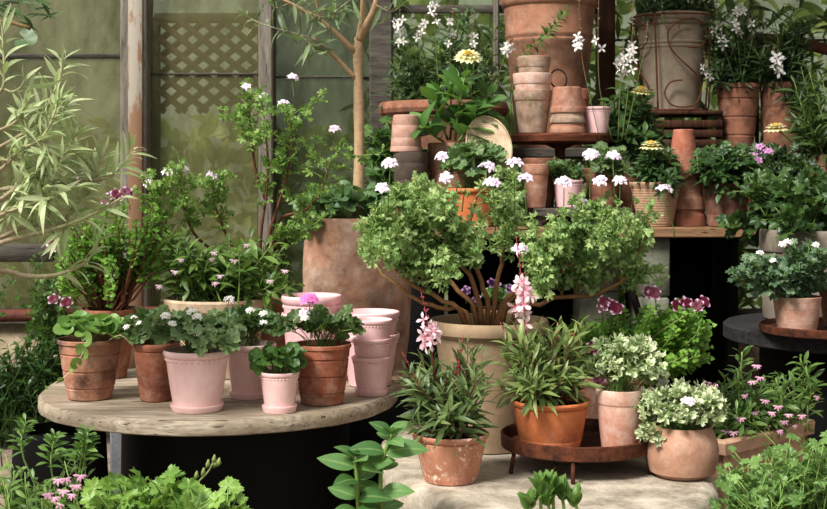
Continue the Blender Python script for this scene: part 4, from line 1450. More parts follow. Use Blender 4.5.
for x, y in ((390, 164), (444, 157), (486, 167), (493, 183), (514, 164), (525, 179), (447, 178), (564, 183), (591, 155), (620, 182), (579, 205), (592, 225), (663, 190), (613, 157), (602, 182), (382, 189), (520, 250)):
    stalked_umbel(th, rg, P(x, y, 2.88), P(x + rg.normal() * 4, y + 48, 2.93), 0.019 if y not in (178, 189, 225) else 0.012, [LILAC, GREENSTEM], 8, 0.0145)
for x, y in ((466, 190), (459, 183), (608, 192), (634, 198), (420, 178), (640, 262)):      # nodding bud clusters
    p = P(x, y, 2.9)
    b = MB().tube(bez(P(x - 4, y + 22, 2.92), P(x - 3, y + 8, 2.92), P(x, y - 6, 2.9), p, 8), 0.0014, 5, 0, 0.5)
    for k in range(6):
        q = p + rg.normal(size=3) * 0.004
        b.tube([q, q + V3(0.002, -0.002, -0.005), q + V3(0.003, -0.003, -0.01)], [0.001, 0.0026, 0.0006], 5, 0, 0.5)
    th.part('bud', b, [GREENSTEM])

# ================================================================== stone slab
gM = PotGeo(450.5, 75, 53, 432, STN, ybot=487)


def gaura(th, g, seed, tips, leafmat_, size=0.054):
    f, s_, rg = MB(), MB(), R(seed)
    shrub(f, s_, rg, g.soil, tips_in(rg, tips), L_GAURA, size, 12, 0.22, 0.0, 0.0017, 0.35, 0.018, 0.5, leaf_kw=dict(jit=0.4, a=(0.75, 0.75, 0.15), endsize=0.45, wide=0.85))
    th.part('stem', s_, [REDSTEM])
    th.part('foliage', f, [leafmat_, REDSTEM])
    return rg


th = Thing('potted_gaura', 'lime-speckled terracotta pot of pink gaura standing directly on the stone slab', 'potted plant', gM.loc)
add_pot(th, gM, 'slim', TC_SPECK)
rg = gaura(th, gM, 23, [(448, 376, 46, 34, gM.Y, 0.09, 18), (418, 375, 24, 28, gM.Y - 0.02, 0.07, 7), (474, 366, 18, 30, gM.Y, 0.07, 6), (448, 414, 50, 14, gM.Y - 0.04, 0.08, 12)], GAURAG)
gaura_spike(th, rg, [gM.soil, P(436, 380, gM.Y - 0.01), P(431, 345, gM.Y - 0.03), P(427, 318, gM.Y - 0.03), P(421, 292, gM.Y - 0.03)], 0.018, [PINKP, BUDRED], 17, 0.56)
for a_ in ((402, 352), (463, 335), (460, 352)):
    gaura_spike(th, rg, [gM.soil, P((a_[0] + 448) / 2, 395, gM.Y), P(*a_, gM.Y)], 0.012, [PINKP, BUDRED], 0, 0.7)

gP = PotGeo(550.5, 77, 60, 399, TRAY, ybot=453)
th = Thing('potted_gaura', 'clean orange terracotta pot of pink gaura in the rusty tray', 'potted plant', gP.loc)
add_pot(th, gP, 'slim', TC_NEW)
rg = gaura(th, gP, 24, [(540, 345, 46, 36, gP.Y, 0.09, 15), (512, 350, 22, 32, gP.Y - 0.02, 0.07, 7), (572, 348, 26, 34, gP.Y, 0.07, 9), (545, 384, 52, 12, gP.Y - 0.04, 0.08, 12)], leafmat((84, 114, 58), (160, 182, 104), vein=(170, 150, 108)), 0.056)
gaura_spike(th, rg, [gP.soil, P(530, 350, gP.Y - 0.02), P(523, 312, gP.Y - 0.03), P(521, 275, gP.Y - 0.03), P(516, 236, gP.Y - 0.02)], 0.020, [PINKP, BUDRED], 26, 0.53)
for a_ in ((500, 322), (575, 330), (560, 318)):
    gaura_spike(th, rg, [gP.soil, P((a_[0] + 548) / 2, 370, gP.Y), P(*a_, gP.Y)], 0.012, [PINKP, BUDRED], 0, 0.7)

gQ = PotGeo(620, 50, 38, 388, TRAY, ybot=452)
th = Thing('potted_variegated_pelargonium', 'tall faded terracotta pot with cream-edged pelargonium in the rusty tray', 'potted plant', gQ.loc)
add_pot(th, gQ, 'collar', TC_PALE)
f, s_, rg = MB(), MB(), R(25)
clump(f, rg, gQ.soil, P(627, 366, gQ.Y), (0.076, 0.065, 0.056), L_CUT, 0.036, 150, low=-0.3, sub=20)
th.part('foliage', f, [VARIEG, GREENSTEM])

gR = PotGeo(682, 57, 55, 425, STN, ybot=482)
th = Thing('potted_variegated_pelargonium', 'squat bulging terracotta pot with cream-edged pelargonium on the right end of the slab', 'potted plant', gR.loc)
add_pot(th, gR, 'round', TC_ROUND)
f, rg = MB(), R(26)
clump(f, rg, gR.soil, P(683, 411, gR.Y), (0.092, 0.078, 0.05), L_CUT, 0.035, 165, low=-0.25, sub=22)
clump(f, rg, gR.soil, P(652, 424, gR.Y - 0.03), (0.03, 0.03, 0.03), L_CUT, 0.036, 16, low=-0.9)
th.part('foliage', f, [VARIEG, GREENSTEM])
stalked_umbel(th, rg, P(689, 402, gR.Y - 0.07), P(689, 418, gR.Y - 0.05), 0.014, [LILAC, GREENSTEM], 8, 0.011)

# big terracotta pot behind the tray, angel pelargonium
gN = PotGeo(612, 88, 66, 372, STN, 3.08)
th = Thing('potted_pelargonium', 'bright green maroon-flowered pelargonium in the terracotta pot behind the rusty tray', 'potted plant', gN.loc)
add_pot(th, gN, 'rolled', TC_OLD)
f, s_, rg = MB(), MB(), R(27)
tips = tips_in(rg, [(603, 328, 38, 18, 3.02, 0.1, 28), (674, 316, 38, 24, 2.96, 0.1, 46), (690, 338, 26, 34, 2.95, 0.09, 34), (655, 360, 30, 22, 3.02, 0.08, 16), (692, 322, 18, 16, 3.0, 0.06, 8)])
shrub(f, s_, rg, gN.soil, tips, L_ANGEL, 0.026, 18, 0.45, 0.006, 0.003, 0.35, 0.03, 0.6)
th.part('stem', s_, [WOODY])
th.part('foliage', f, [ANGELG, GREENSTEM])
for x, y, k in ((655, 292, 3), (688, 304, 3), (693, 303, 2), (602, 305, 3), (615, 307, 3), (590, 347, 1), (634, 352, 1), (706, 388, 2), (598, 380, 1)):
    pansy(th, rg, P(x, y, 2.92), P(x + 1, y + 16, 2.96), 0.017, [ANGELP, GREENSTEM], k)

# small dark-flowered violas glimpsed behind the great pelargonium
g = PotGeo(505, 50, 40, 308, STN, 3.3)
th = Thing('potted_viola', 'small purple violas glimpsed through stems behind the wide grey pot', 'potted plant', g.loc)
add_pot(th, g, 'plain', TC_OLD)
f, rg = MB(), R(28)
clump(f, rg, g.soil, P(505, 298, 3.3), (0.06, 0.05, 0.03), L_ROUND, 0.026, 60, low=-0.1)
th.part('foliage', f, [MIDGREEN, GREENSTEM])
for x, y in ((494, 284), (466, 292), (471, 300), (512, 290)):
    pansy(th, rg, P(x, y, 3.24), P(x, y + 12, 3.26), 0.014, [petalmat((60, 16, 70), (196, 150, 204), at=(0.5, 0.8)), GREENSTEM], 2)

# ================================================================== right: trough, dark table
p0, p1 = P(724, 440, 2.95), P(812, 425, 3.2)
ux = nrm(V3(p1[0] - p0[0], p1[1] - p0[1], 0))
uy = V3(-ux[1], ux[0], 0)
Lx = np.linalg.norm((p1 - p0)[:2])
zt = P(724, 441, 2.95)[2]
th = Thing('fan_flower_trough', 'long ribbed buff trough of pink fan flowers right of the stone slab', 'planter', (*((p0 + p1) / 2)[:2], 0))


def trough_mb():
    b = MB()
    prof = [(0.0, 0.002), (0.0, zt * 0.3), (0.006, zt * 0.75), (0.008, zt - 0.032), (-0.012, zt - 0.03), (-0.014, zt - 0.004), (-0.01, zt), (0.012, zt), (0.016, zt - 0.02), (0.016, zt - 0.05)]
    W = 0.16
    nx, ny = 40, 24
    per = []
    for i in range(nx): per.append((i / nx * Lx, 0, 0, -1))
    for i in range(ny): per.append((Lx, i / ny * W, 1, 0))
    for i in range(nx): per.append((Lx - i / nx * Lx, W, 0, 1))
    for i in range(ny): per.append((0, W - i / ny * W, -1, 0))
    V = []
    for ins, z in prof:
        for j, (x, y, nx_, ny_) in enumerate(per):
            k = ins + (0.004 * (j % 2) if z < zt - 0.031 and ins < 0.01 else 0)
            xx = min(max(x, k), Lx - k) if ins > 0 else x - nx_ * ins + (0 if nx_ else (-ins * (-1 if x < 1e-6 else 0)))
            yy = min(max(y, k), W - k) if ins > 0 else y - ny_ * ins
            V.append(p0 * np.array([1, 1, 0]) + ux * xx + uy * yy + V3(0, 0, z))
    m = len(per)
    Fs = []
    for r_ in range(len(prof) - 1):
        for j in range(m):
            Fs.append((r_ * m + j, r_ * m + (j + 1) % m, (r_ + 1) * m + (j + 1) % m, (r_ + 1) * m + j))
    Fs.append(tuple((len(prof) - 1) * m + np.arange(m)))
    return b.add(np.array(V), Fs)


th.part('trough', trough_mb(), TC_TAN, 35)
f, s_, rg = MB(), MB(), R(31)
mid = (p0 + p1) / 2 + uy * 0.07
mid[2] = zt - 0.02
shrub(f, s_, rg, mid, tips_in(rg, [(750, 402, 50, 26, 3.1, 0.10, 26), (800, 388, 26, 26, 3.2, 0.08, 10), (730, 415, 18, 18, 3.02, 0.05, 5)]), L_SPAT, 0.046, 13, 0.25, 0.0, 0.002, 0.35, 0.08, 0.4)
for x, y in ((742, 352), (738, 372), (800, 358), (806, 366), (776, 378), (722, 385)):
    c = curve([mid + V3(rg.normal() * 0.06, 0, 0), P(x + 3, y + 35, 3.05), P(x, y, 3.03)], 12)
    s_.tube(c, 0.0022, 6, 0, 0.5)
    leaves_on(f, rg, c, L_SPAT, 0.044, 26, 0.25, 0)
th.part('stem', s_, [GREENSTEM])
th.part('foliage', f, [leafmat((62, 98, 42), (126, 160, 78)), GREENSTEM])
fan_flowers(th, rg, [P(x, y, 2.96 + 0.004 * i) for i, (x, y) in enumerate(((757, 365), (760, 377), (753, 381), (745, 395), (789, 414), (795, 425), (780, 430), (741, 418), (734, 432), (772, 412), (778, 406), (802, 415), (817, 396), (755, 412), (726, 431), (765, 400), (784, 421), (750, 428)))], 0.0115, [FANP, GREENSTEM])

gW = PotGeo(797, 47.5, 38, 296, RTB + 0.008, ybot=333)
th = Thing('potted_pelargonium', 'pale scored terracotta pot with white-flowered grey-green plant on the rusty dish', 'potted plant', gW.loc)
add_pot(th, gW, 'plain', terracotta((206, 152, 126), (182, 122, 96), (226, 196, 178), 0.5))
f, s_, rg = MB(), MB(), R(32)
shrub(f, s_, rg, gW.soil, tips_in(rg, [(795, 270, 40, 22, gW.Y, 0.1, 34), (760, 268, 22, 12, gW.Y - 0.05, 0.05, 8), (812, 255, 22, 16, gW.Y, 0.08, 12), (738, 272, 8, 4, gW.Y - 0.05, 0.03, 2)]), L_GER, 0.034, 13, 0.4, 0.012, 0.002, 0.3, 0.015, 0.6)
th.part('stem', s_, [GREENSTEM])
th.part('foliage', f, [leafmat((70, 104, 74), (126, 156, 116), trans=0.2), GREENSTEM])
for x, y in ((783, 244), (788, 242), (760, 253), (774, 261), (816, 245)):
    stalked_umbel(th, rg, P(x, y, gW.Y - 0.06), P(x + 3, y + 14, gW.Y - 0.05), 0.010, [WHITEP, GREENSTEM], 6, 0.009)
g = PotGeo(846, 54, 42, 284, RTB + 0.008, 3.55)
empty_pot('terracotta_pot', 'brown terracotta pot cut off at the right edge on the rusty dish', g, 'slim', TC_DIM)
gG = PotGeo(818, 113, 108, 229, RTB, 3.84)
th = Thing('potted_geranium', 'broad grey stoneware planter on the dark table, overflowing with dark lobed leaves', 'potted plant', gG.loc)
add_pot(th, gG, 'collar', GREYPOT)
f, s_, rg = MB(), MB(), R(33)
shrub(f, s_, rg, gG.soil, tips_in(rg, [(805, 196, 50, 24, 3.84, 0.14, 46), (790, 222, 12, 12, 3.66, 0.03, 4), (765, 195, 30, 22, 3.84, 0.12, 16), (742, 222, 16, 10, 3.95, 0.04, 5)]), L_GER, 0.07, 6, 0.5, 0.02, 0.002, 0.3, 0.08, 0.5)
th.part('stem', s_, [GREENSTEM])
th.part('foliage', f, [leafmat((40, 72, 36), (92, 126, 62), trans=0.25), GREENSTEM])

# ================================================================== bench row
def simple_plant(name, label, g, style, potmat, seed, tips, T, size, n, leaf, stem=GREENSTEM, start=0.4, pet=0.01, r=0.002, rise=0.35, spread=0.02, **kw):
    th = Thing(name, label, 'potted plant', g.loc)
    add_pot(th, g, style, potmat)
    f, s_, rg = MB(), MB(), R(seed)
    shrub(f, s_, rg, g.soil, tips_in(rg, tips), T, size, n, start, pet, r, rise, spread, leaf_kw=kw or None)
    th.part('stem', s_, [stem])
    th.part('foliage', f, [leaf, stem])
    return th, rg


g = PotGeo(655.5, 51, 34, 182, BEN, 4.2)
th, rg = simple_plant('potted_zinnia', 'finely ridged buff pot with dark foliage and a pale flower on the bench', g, 'rings', TC_TAN, 41, [(655, 165, 26, 18, 4.18, 0.08, 26), (648, 158, 20, 16, 4.18, 0.06, 14), (672, 182, 8, 8, 4.1, 0.03, 5)], L_SPAT, 0.05, 13, DARKG, pet=0)
zinnia_head(th, rg, P(651, 147, 4.12), (0, -0.12, 1), 0.038, [ZINP, GREENSTEM, ZINC], foot=P(652, 165, 4.16))

INV = 'upturned terracotta pots on the bench'
lab = ['bottom pot of the upturned terracotta stack beside the finely ridged pot', 'middle pot of the upturned terracotta stack beside the finely ridged pot', 'top pot of the upturned terracotta stack beside the finely ridged pot']
for k, (z0_, wt_, dx) in enumerate(((0.0, 36, 0), (0.055, 35, -0.5), (0.15, 33, -5))):
    g = PotGeo(688.5 + dx, wt_, 23 - k, 100, BEN + z0_, 4.24)
    g.h = 0.168 if k < 2 else 0.165
    g.loc = V3(g.x, g.Y, BEN + z0_)
    empty_pot('terracotta_pot', lab[k], g, 'collar', [TC_RED, TC_OLD, terracotta((196, 112, 80), (160, 88, 62), (214, 160, 136), 0.3)][k], INV, flip=True)

g = PotGeo(726, 48.5, 36, 183, BEN, 4.19)
simple_plant('potted_fern_geranium', 'whitened terracotta pot with drooping dark fern-like leaves at the bench end', g, 'plain', terracotta((150, 92, 70), (112, 66, 50), (186, 150, 132), 0.4, grad=0.5, ht=0.14), 42, [(722, 164, 34, 14, 4.17, 0.1, 30), (752, 178, 14, 10, 4.12, 0.05, 4)], L_FERN, 0.06, 8, leafmat((44, 78, 40), (92, 128, 66), trans=0.25), pet=0.02)

g = PotGeo(778, 52, 40, 190, BEN, 4.55)
g.loc = V3(g.x, g.Y, RTB); 
g2 = PotGeo(776, 50, 36, 192, BEN, 4.36)
g2x = (756 - CX) * 4.36 / F
g2 = PotGeo(752, 44, 32, 188, BEN, 4.5)
th, rg = simple_plant('potted_geranium', 'lilac-flowered dark geranium in a dim terracotta pot near the bench end', g2, 'slim', TC_DIM, 43, [(768, 165, 44, 18, 4.42, 0.1, 40), (800, 175, 26, 14, 4.4, 0.08, 14), (745, 165, 20, 14, 4.42, 0.08, 10)], L_GER, 0.055, 8, DEEPG, pet=0.02)
for x, y in ((753, 156), (765, 152), (768, 152), (757, 161), (761, 147)):
    stalked_umbel(th, rg, P(x, y, 4.28), P(x + 2, y + 14, 4.3), 0.016, [petalmat((170, 90, 160), (222, 170, 214)), GREENSTEM], 7, 0.014)

# pots on the low riser
g = PotGeo(568, 29, 23, 180, CR, 4.28)
th, rg = simple_plant('potted_herb', 'little pink glazed pot with leafy sprigs on the low riser', g, 'beaded', PINK2, 44, [(560, 168, 22, 7, 4.28, 0.06, 13)], L_GER, 0.042, 4, leafmat((56, 92, 48), (112, 146, 80)), pet=0.012)
g = PotGeo(541, 36, 26, 158, CR, 4.36)
empty_pot('terracotta_pot', 'wide-rimmed terracotta pot under the round stand, rear of the pair', g, 'collar', TC_DIM)
g = PotGeo(536, 27, 19, 164, CR, 4.25)
empty_pot('terracotta_pot', 'pale orange terracotta pot under the round stand, front of the pair', g, 'collar', TC_OLD)
g = PotGeo(604, 40, 30, 168, CR, 4.34)
th, rg = simple_plant('potted_pelargonium', 'terracotta pot with a pale scalloped pelargonium beside the little pink pot', g, 'plain', TC_DIM, 45, [(605, 160, 22, 12, 4.3, 0.08, 22), (622, 166, 10, 8, 4.26, 0.04, 5)], L_RUFF, 0.048, 6, leafmat((92, 122, 74), (152, 174, 116)), pet=0.012)

# left end of the bench
g = PotGeo(452, 49, 38, 143, BEN, 4.36)
th = Thing('potted_zinnia', 'tall terracotta pot with broad-leaved zinnia bearing one large cream bloom', 'potted plant', g.loc)
add_pot(th, g, 'plain', TC_OLD)
f, rg = MB(), R(46)
for st in ([(455, 140), (458, 115), (462, 90), (468, 66)], [(448, 140), (440, 120), (436, 100), (442, 84)], [(460, 140), (474, 118), (486, 104), (488, 90)], [(450, 140), (452, 115), (450, 92), (456, 80)], [(444, 142), (428, 132), (420, 126)], [(462, 140), (482, 132), (492, 126)], [(458, 142), (470, 125), (476, 110)]):
    Y = 4.32 + rg.normal() * 0.04
    c = curve([P(x, y, Y - 0.015 * i) for i, (x, y) in enumerate(st)], 12)
    th.part('stem', MB().tube(c, np.linspace(0.004, 0.0025, 12), 7, 0, 0.5), [GREENSTEM])
    leaves_on(f, rg, c, L_BROAD, 0.085, 13, 0.12, 0.004, pair=True, jit=0.3, a=(0.9, 0.5, 0.4), endsize=0.6)
th.part('foliage', f, [leafmat((62, 112, 50), (124, 172, 84), vein=(140, 178, 100)), GREENSTEM])
zinnia_head(th, rg, P(468, 57, 4.26), (0.02, -0.45, 1), 0.046, [ZINP, GREENSTEM, ZINC], foot=P(468, 72, 4.28))

g = PotGeo(471.5, 54, 40, 188, BEN, 4.17)
th = Thing('potted_pelargonium', 'warm terracotta pot with grey-green rounded pelargonium in front of the tilted dish', 'potted plant', g.loc)
add_pot(th, g, 'rolled', TC_NEW)
f, rg = MB(), R(47)
clump(f, rg, g.soil, P(475, 170, 4.15), (0.11, 0.09, 0.085), L_RUFF, 0.05, 110, low=-0.1, sub=16)
th.part('foliage', f, [leafmat((88, 128, 78), (152, 182, 120), vein=(160, 184, 130)), GREENSTEM])

g = PotGeo(411, 36, 30, 152, BEN, 4.3)
empty_pot('grey_pot', 'plain dark grey pot on the bench holding up an upturned pink clay pot', g, 'plain', plain('dusty_grey_pot', (112, 98, 88), 0.9, (84, 74, 66), 16, 0.3))
gi = PotGeo(406, 32, 26, 152, BEN + g.h, 4.3)
gi.h = 37 * 4.3 / F
empty_pot('terracotta_pot', 'upturned dusty pink clay pot on top of the dark grey pot', gi, 'plain', terracotta((206, 152, 132), (176, 122, 102), (222, 190, 176), 0.4), flip=True)
# leafy geranium behind them
g = PotGeo(404, 44, 34, 172, BEN, 4.52)
simple_plant('potted_geranium', 'dark lobed-leaf geranium behind the upturned pink clay pot', g, 'plain', TC_DIM, 48, [(395, 138, 26, 18, 4.42, 0.06, 18), (385, 165, 20, 18, 4.4, 0.06, 14), (418, 165, 14, 12, 4.4, 0.04, 6)], L_GER, 0.07, 6, leafmat((48, 88, 38), (104, 144, 66)), pet=0.02)

# tilted ridged dish
c0 = P(489, 146, 4.235)
b = MB().lathe([(0.001, -0.012), (0.05, -0.012), (0.1, -0.008), (0.103, 0.004), (0.098, 0.006)] + [(0.095 - 0.0045 * k, 0.0005 - 0.0016 * (k % 2)) for k in range(20)] + [(0.001, 0.0)], (0, 0, 0), 64)
a = b.v[0]
a[:, 0] *= 0.72
rt = math.radians(78)
a = np.stack([a[:, 0], a[:, 1] * math.cos(rt) - a[:, 2] * math.sin(rt), a[:, 1] * math.sin(rt) + a[:, 2] * math.cos(rt)], 1)
tl = math.radians(14)
a = np.stack([a[:, 0] * math.cos(tl) - a[:, 2] * math.sin(tl), a[:, 1], a[:, 0] * math.sin(tl) + a[:, 2] * math.cos(tl)], 1)
b.v[0] = a + c0
single('ridged_dish', b, TC_BUFF, 'pale ridged clay dish standing tilted on edge behind the rounded pelargonium', 'dish', c0 - V3(0, 0, 0.1), sharp=35)

# big bowl behind
g = PotGeo(443.5, 129, 96, 103, BEN, 4.72)
th = Thing('potted_gaura', 'broad shadowed terracotta pot of white gaura behind the zinnia', 'potted plant', g.loc)
add_pot(th, g, 'rolled', TC_DIM)
f, s_, rg = MB(), MB(), R(49)
shrub(f, s_, rg, g.soil, tips_in(rg, [(405, 60, 22, 36, 4.65, 0.1, 16), (440, 60, 30, 40, 4.7, 0.12, 20), (490, 70, 18, 26, 4.68, 0.08, 12), (470, 30, 30, 26, 4.72, 0.1, 10)]), L_GAURA, 0.07, 18, 0.15, 0.0, 0.0018, 0.5, 0.08)
th.part('stem', s_, [GREENSTEM])
th.part('foliage', f, [leafmat((44, 70, 40), (92, 118, 70)), GREENSTEM])
WSP = stemmat((120, 130, 80), (150, 120, 100))
for pts, n_, st_, sz in (([(405, 100), (402, 60), (400, 20), (398, -20)], 16, 0.5, 0.024), ([(440, 100), (436, 50), (434, 5), (434, -30)], 12, 0.55, 0.022), ([(455, 100), (450, 60), (452, 20), (454, -10)], 8, 0.5, 0.022), ([(470, 100), (474, 60), (472, 35), (474, 10)], 7, 0.55, 0.022), ([(490, 100), (500, 70), (508, 47), (514, 38)], 12, 0.62, 0.024), ([(428, 100), (420, 50), (424, 22), (452, 2)], 8, 0.5, 0.022)):
    gaura_spike(th, rg, [P(x, y, 4.62) for x, y in pts], sz * 0.78, [WHITEP, WSP], int(n_ * 0.75), st_)

# ================================================================== round stand: stacked pots
lab = ['lowest pot of the upright mossy terracotta stack on the round stand', 'middle pot of the upright mossy terracotta stack on the round stand', 'topmost pot of the upright mossy terracotta stack on the round stand']
for k in range(3):
    g = PotGeo(532.5 + (1.2 if k == 2 else 0), (38.5, 39.5, 34)[k], (28, 28, 25)[k], 91, DSC + k * 0.056, 4.42)
    g.h = 0.148 if k < 2 else 0.15
    g.loc = V3(g.x, g.Y, g.Z)
    empty_pot('terracotta_pot', lab[k], g, 'collar', [TC_MOSS, TC_PALE, TC_MOSS][k], 'upright stacked terracotta pots')
lab = ['lowest of the upturned terracotta pots on the round stand', 'middle one of the upturned terracotta pots on the round stand', 'topmost of the upturned terracotta pots on the round stand']
for k in range(3):
    g = PotGeo(567.5, 36 - k * 0.8, 28, 100, DSC + k * 0.034, 4.38)
    g.h = 0.088
    g.loc = V3(g.x, g.Y, g.Z)
    empty_pot('terracotta_pot', lab[k], g, 'collar', [TC_OLD, TC_MOSS, terracotta((196, 128, 100), (158, 98, 74), (216, 180, 160), 0.35, moss=0.25)][k], 'upturned pots on the round stand', flip=True)
g = PotGeo(596.5, 28, 22, 107, DSC, 4.42)
empty_pot('pink_pot', 'single empty pink glazed pot at the end of the round stand', g, 'beaded', PINK2)
g = PotGeo(579, 22, 17, 89, DSC, 4.54)
empty_pot('terracotta_pot', 'orange clay pot peeping from behind the upturned stack on the round stand', g, 'collar', TC_RED)

# ================================================================== back shelf
g = PotGeo(549, 98, 66, -12, BSH, 4.95)
empty_pot('giant_terracotta_pot', 'giant terracotta pot with a heavy collar and double cord at the back', g, 'giant', TC_GIANT)

gH = PotGeo(673, 75, 54, 15, CT, 4.92)
th = Thing('potted_shrub', 'grey stoneware pot of bushy greenery held in a rusty scroll holder', 'potted plant', gH.loc)
add_pot(th, gH, 'giant', plain('grey_clay', (164, 150, 132), 0.9, (132, 118, 102), 12, 0.3))
f, s_, rg = MB(), MB(), R(51)
shrub(f, s_, rg, gH.soil, tips_in(rg, [(672, 2, 40, 14, 4.88, 0.12, 40)]), L_SPAT, 0.05, 14, 0.3, 0.0, 0.002, 0.4, 0.08)
th.part('stem', s_, [GREENSTEM])
th.part('foliage', f, [DEEPG, GREENSTEM])
th = Thing('scroll_pot_holder', 'rusty wrought iron pot holder with S-shaped scrolls round the grey pot', 'pot holder', gH.loc)
th.part('top_ring', MB().tube(np.stack([gH.x + (gH.rt + 0.016) * np.cos(a_ := np.linspace(0, 2 * PI, 49)), gH.Y + (gH.rt + 0.016) * np.sin(a_), np.full(49, CT + gH.h - 0.012)], 1), 0.0035, 8), RUST_ROD)
th.part('base_ring', MB().tube(np.stack([gH.x + (gH.rb + 0.028) * np.cos(a_), gH.Y + (gH.rb + 0.028) * np.sin(a_), np.full(49, CT + 0.004)], 1), 0.0035, 8), RUST_ROD)


def onpot(ang, u):
    r = gH.rb + 0.028 + (gH.rt - gH.rb - 0.012) * u
    return (gH.x + r * math.sin(ang), gH.Y - r * math.cos(ang), CT + 0.004 + (gH.h - 0.016) * u)


for k in range(4):
    a0 = math.radians(-36 + 90 * k)
    th.part('upright', MB().tube([onpot(a0, u) for u in np.linspace(0, 1, 8)], 0.0035, 8), RUST_ROD)
    am = a0 + math.radians(36)
    SP = ((679, 48), (690, 48), (697, 42), (698, 32), (692, 23), (683, 20), (672, 22), (663, 30), (661, 38), (664, 50), (675, 62.5), (690, 75.5), (696, 88), (692, 103), (678, 107.5), (664, 105), (657.5, 94), (662, 84), (668, 81.5), (675, 81))
    cc = curve([onpot(am + math.asin((x_ - 673) / 38), (110 - y_) / 95) for x_, y_ in SP], 110)
    th.part('scroll', MB().tube(cc, 0.003, 7), RUST_ROD)

g1 = PotGeo(738, 43, 30, 84, BSH, 4.86)
th, rg = simple_plant('potted_gaura', 'terracotta pot of airy white gaura on the back shelf, nearer the scroll holder', g1, 'banded', TC_DIM, 52, [(735, 60, 26, 30, 4.84, 0.1, 22), (715, 40, 20, 30, 4.8, 0.08, 10), (745, 25, 26, 20, 4.85, 0.1, 14)], L_GAURA, 0.06, 16, DEEPG, start=0.2, pet=0, r=0.0016, rise=0.5)
for pts, n_, st_ in (([(736, 84), (725, 50), (718, 25), (716, -5)], 12, 0.4), ([(742, 84), (738, 40), (736, 10), (734, -20)], 12, 0.45), ([(732, 84), (712, 80), (706, 68), (704, 50)], 8, 0.5), ([(740, 84), (752, 40), (748, 14), (746, -6)], 8, 0.45)):
    gaura_spike(th, rg, [P(x, y, 4.78) for x, y in pts], 0.018, [WHITEP, WSP], int(n_ * 0.6), st_)
g1 = PotGeo(781, 42, 34, 83, BSH, 4.86)
th, rg = simple_plant('potted_oleander', 'terracotta pot of narrow-leaved dark shrub at the far end of the back shelf', g1, 'plain', TC_DIM, 53, [(785, 50, 28, 30, 4.84, 0.1, 36), (800, 100, 22, 20, 4.78, 0.06, 14), (790, 20, 28, 18, 4.84, 0.1, 14), (762, 60, 10, 16, 4.8, 0.06, 6)], L_LANCE, 0.07, 16, leafmat((40, 62, 34), (84, 108, 60)), start=0.2, pet=0, r=0.0018, rise=0.5)
gaura_spike(th, rg, [P(x, y, 4.76) for x, y in ((782, 82), (778, 70), (776, 56), (774, 44))], 0.026, [WHITEP, WSP], 7, 0.3)
g1 = PotGeo(836, 58, 44, 153, BEN + 0.0, 4.62)
g1 = PotGeo(834, 58, 46, 155, RTB - RTB, 4.62)
th, rg = simple_plant('potted_willow_herb', 'tall terracotta planter at the right edge with slender leaves above', g1, 'rolled', TC_DIM, 54, [(815, 120, 26, 24, 4.6, 0.1, 26), (810, 85, 20, 24, 4.62, 0.1, 12)], L_LANCE, 0.09, 12, leafmat((52, 76, 40), (112, 138, 74)), start=0.3, pet=0, rise=0.5)
zinnia_head(th, rg, P(776, 129, 4.5), (-0.1, -0.12, 1), 0.042, [ZINP, GREENSTEM, ZINC], foot=P(800, 150, 4.56))

# leafy plants with cream and white flowers between the round stand and the scroll pot
g1 = PotGeo(622, 50, 38, 150, BEN, 4.56)
th, rg = simple_plant('potted_zinnia', 'lush dark broad-leaved zinnia with a pale yellow bloom beside the round stand', g1, 'plain', TC_DIM, 55, [(622, 118, 26, 30, 4.5, 0.1, 34), (640, 105, 18, 20, 4.5, 0.08, 12), (645, 130, 22, 20, 4.45, 0.06, 14)], L_OVAL, 0.06, 12, leafmat((48, 82, 42), (98, 132, 68)), start=0.25, pet=0.003, rise=0.45)
zinnia_head(th, rg, P(641, 92, 4.42), (0.1, -0.2, 1), 0.034, [petalmat((232, 206, 110), (246, 238, 184)), GREENSTEM, ZINC], foot=P(641, 110, 4.46))
for pts, n_, st_ in (([(622, 140), (628, 90), (632, 40), (633, -8)], 14, 0.5), ([(618, 140), (620, 90), (622, 60), (624, 38)], 14, 0.48), ([(612, 140), (600, 90), (598, 40), (599, -10)], 4, 0.62), ([(625, 140), (640, 70), (645, 50), (648, 20)], 0, 0.6), ([(600, 140), (586, 80), (580, 40), (579, -8)], 10, 0.6)):
    gaura_spike(th, rg, [P(x, y, 4.36) for x, y in pts], 0.019, [WHITEP, WSP], int(n_ * 0.65), st_)
# trailing stems crossing in front of the giant pot
th = Thing('climbing_jasmine', 'thin green leafy shoot arching across the front of the giant terracotta pot', 'climber', P(520, 60, 4.66) * np.array([1, 1, 0]) + V3(0, 0, BEN))
f, rg = MB(), R(56)
c = curve([V3(P(512, 0, 4.66)[0], 4.66, BEN), P(510, 120, 4.66), P(520, 60, 4.66), P(545, 38, 4.64), P(556, 24, 4.62), P(566, 12, 4.6)], 22)
th.part('stem', MB().tube(c, np.linspace(0.003, 0.0012, 22), 6, 0, 0.5), [GREENSTEM])
leaves_on(f, rg, c, L_OVAL, 0.038, 46, 0.35, 0.004)
th.part('foliage', f, [leafmat((72, 104, 48), (128, 158, 84)), GREENSTEM])

# ================================================================== foreground growth
def ground_plant(name, label, base, seed, tips, T, size, n, leaf, stem=GREENSTEM, cat='plant', start=0.55, pet=0.01, r=0.0025, rise=0.45, spread=0.08, out=0.25, **kw):
    th = Thing(name, label, cat, base)
    f, s_, rg = MB(), MB(), R(seed)
    shrub(f, s_, rg, base, tips_in(rg, tips), T, size, n, start, pet, r, rise, spread, out, leaf_kw=kw or None)
    th.part('stem', s_, [stem])
    th.part('foliage', f, [leaf, stem])
    return th, rg


def gnd(px, Y): return V3((px - CX) * Y / F, Y, 0)


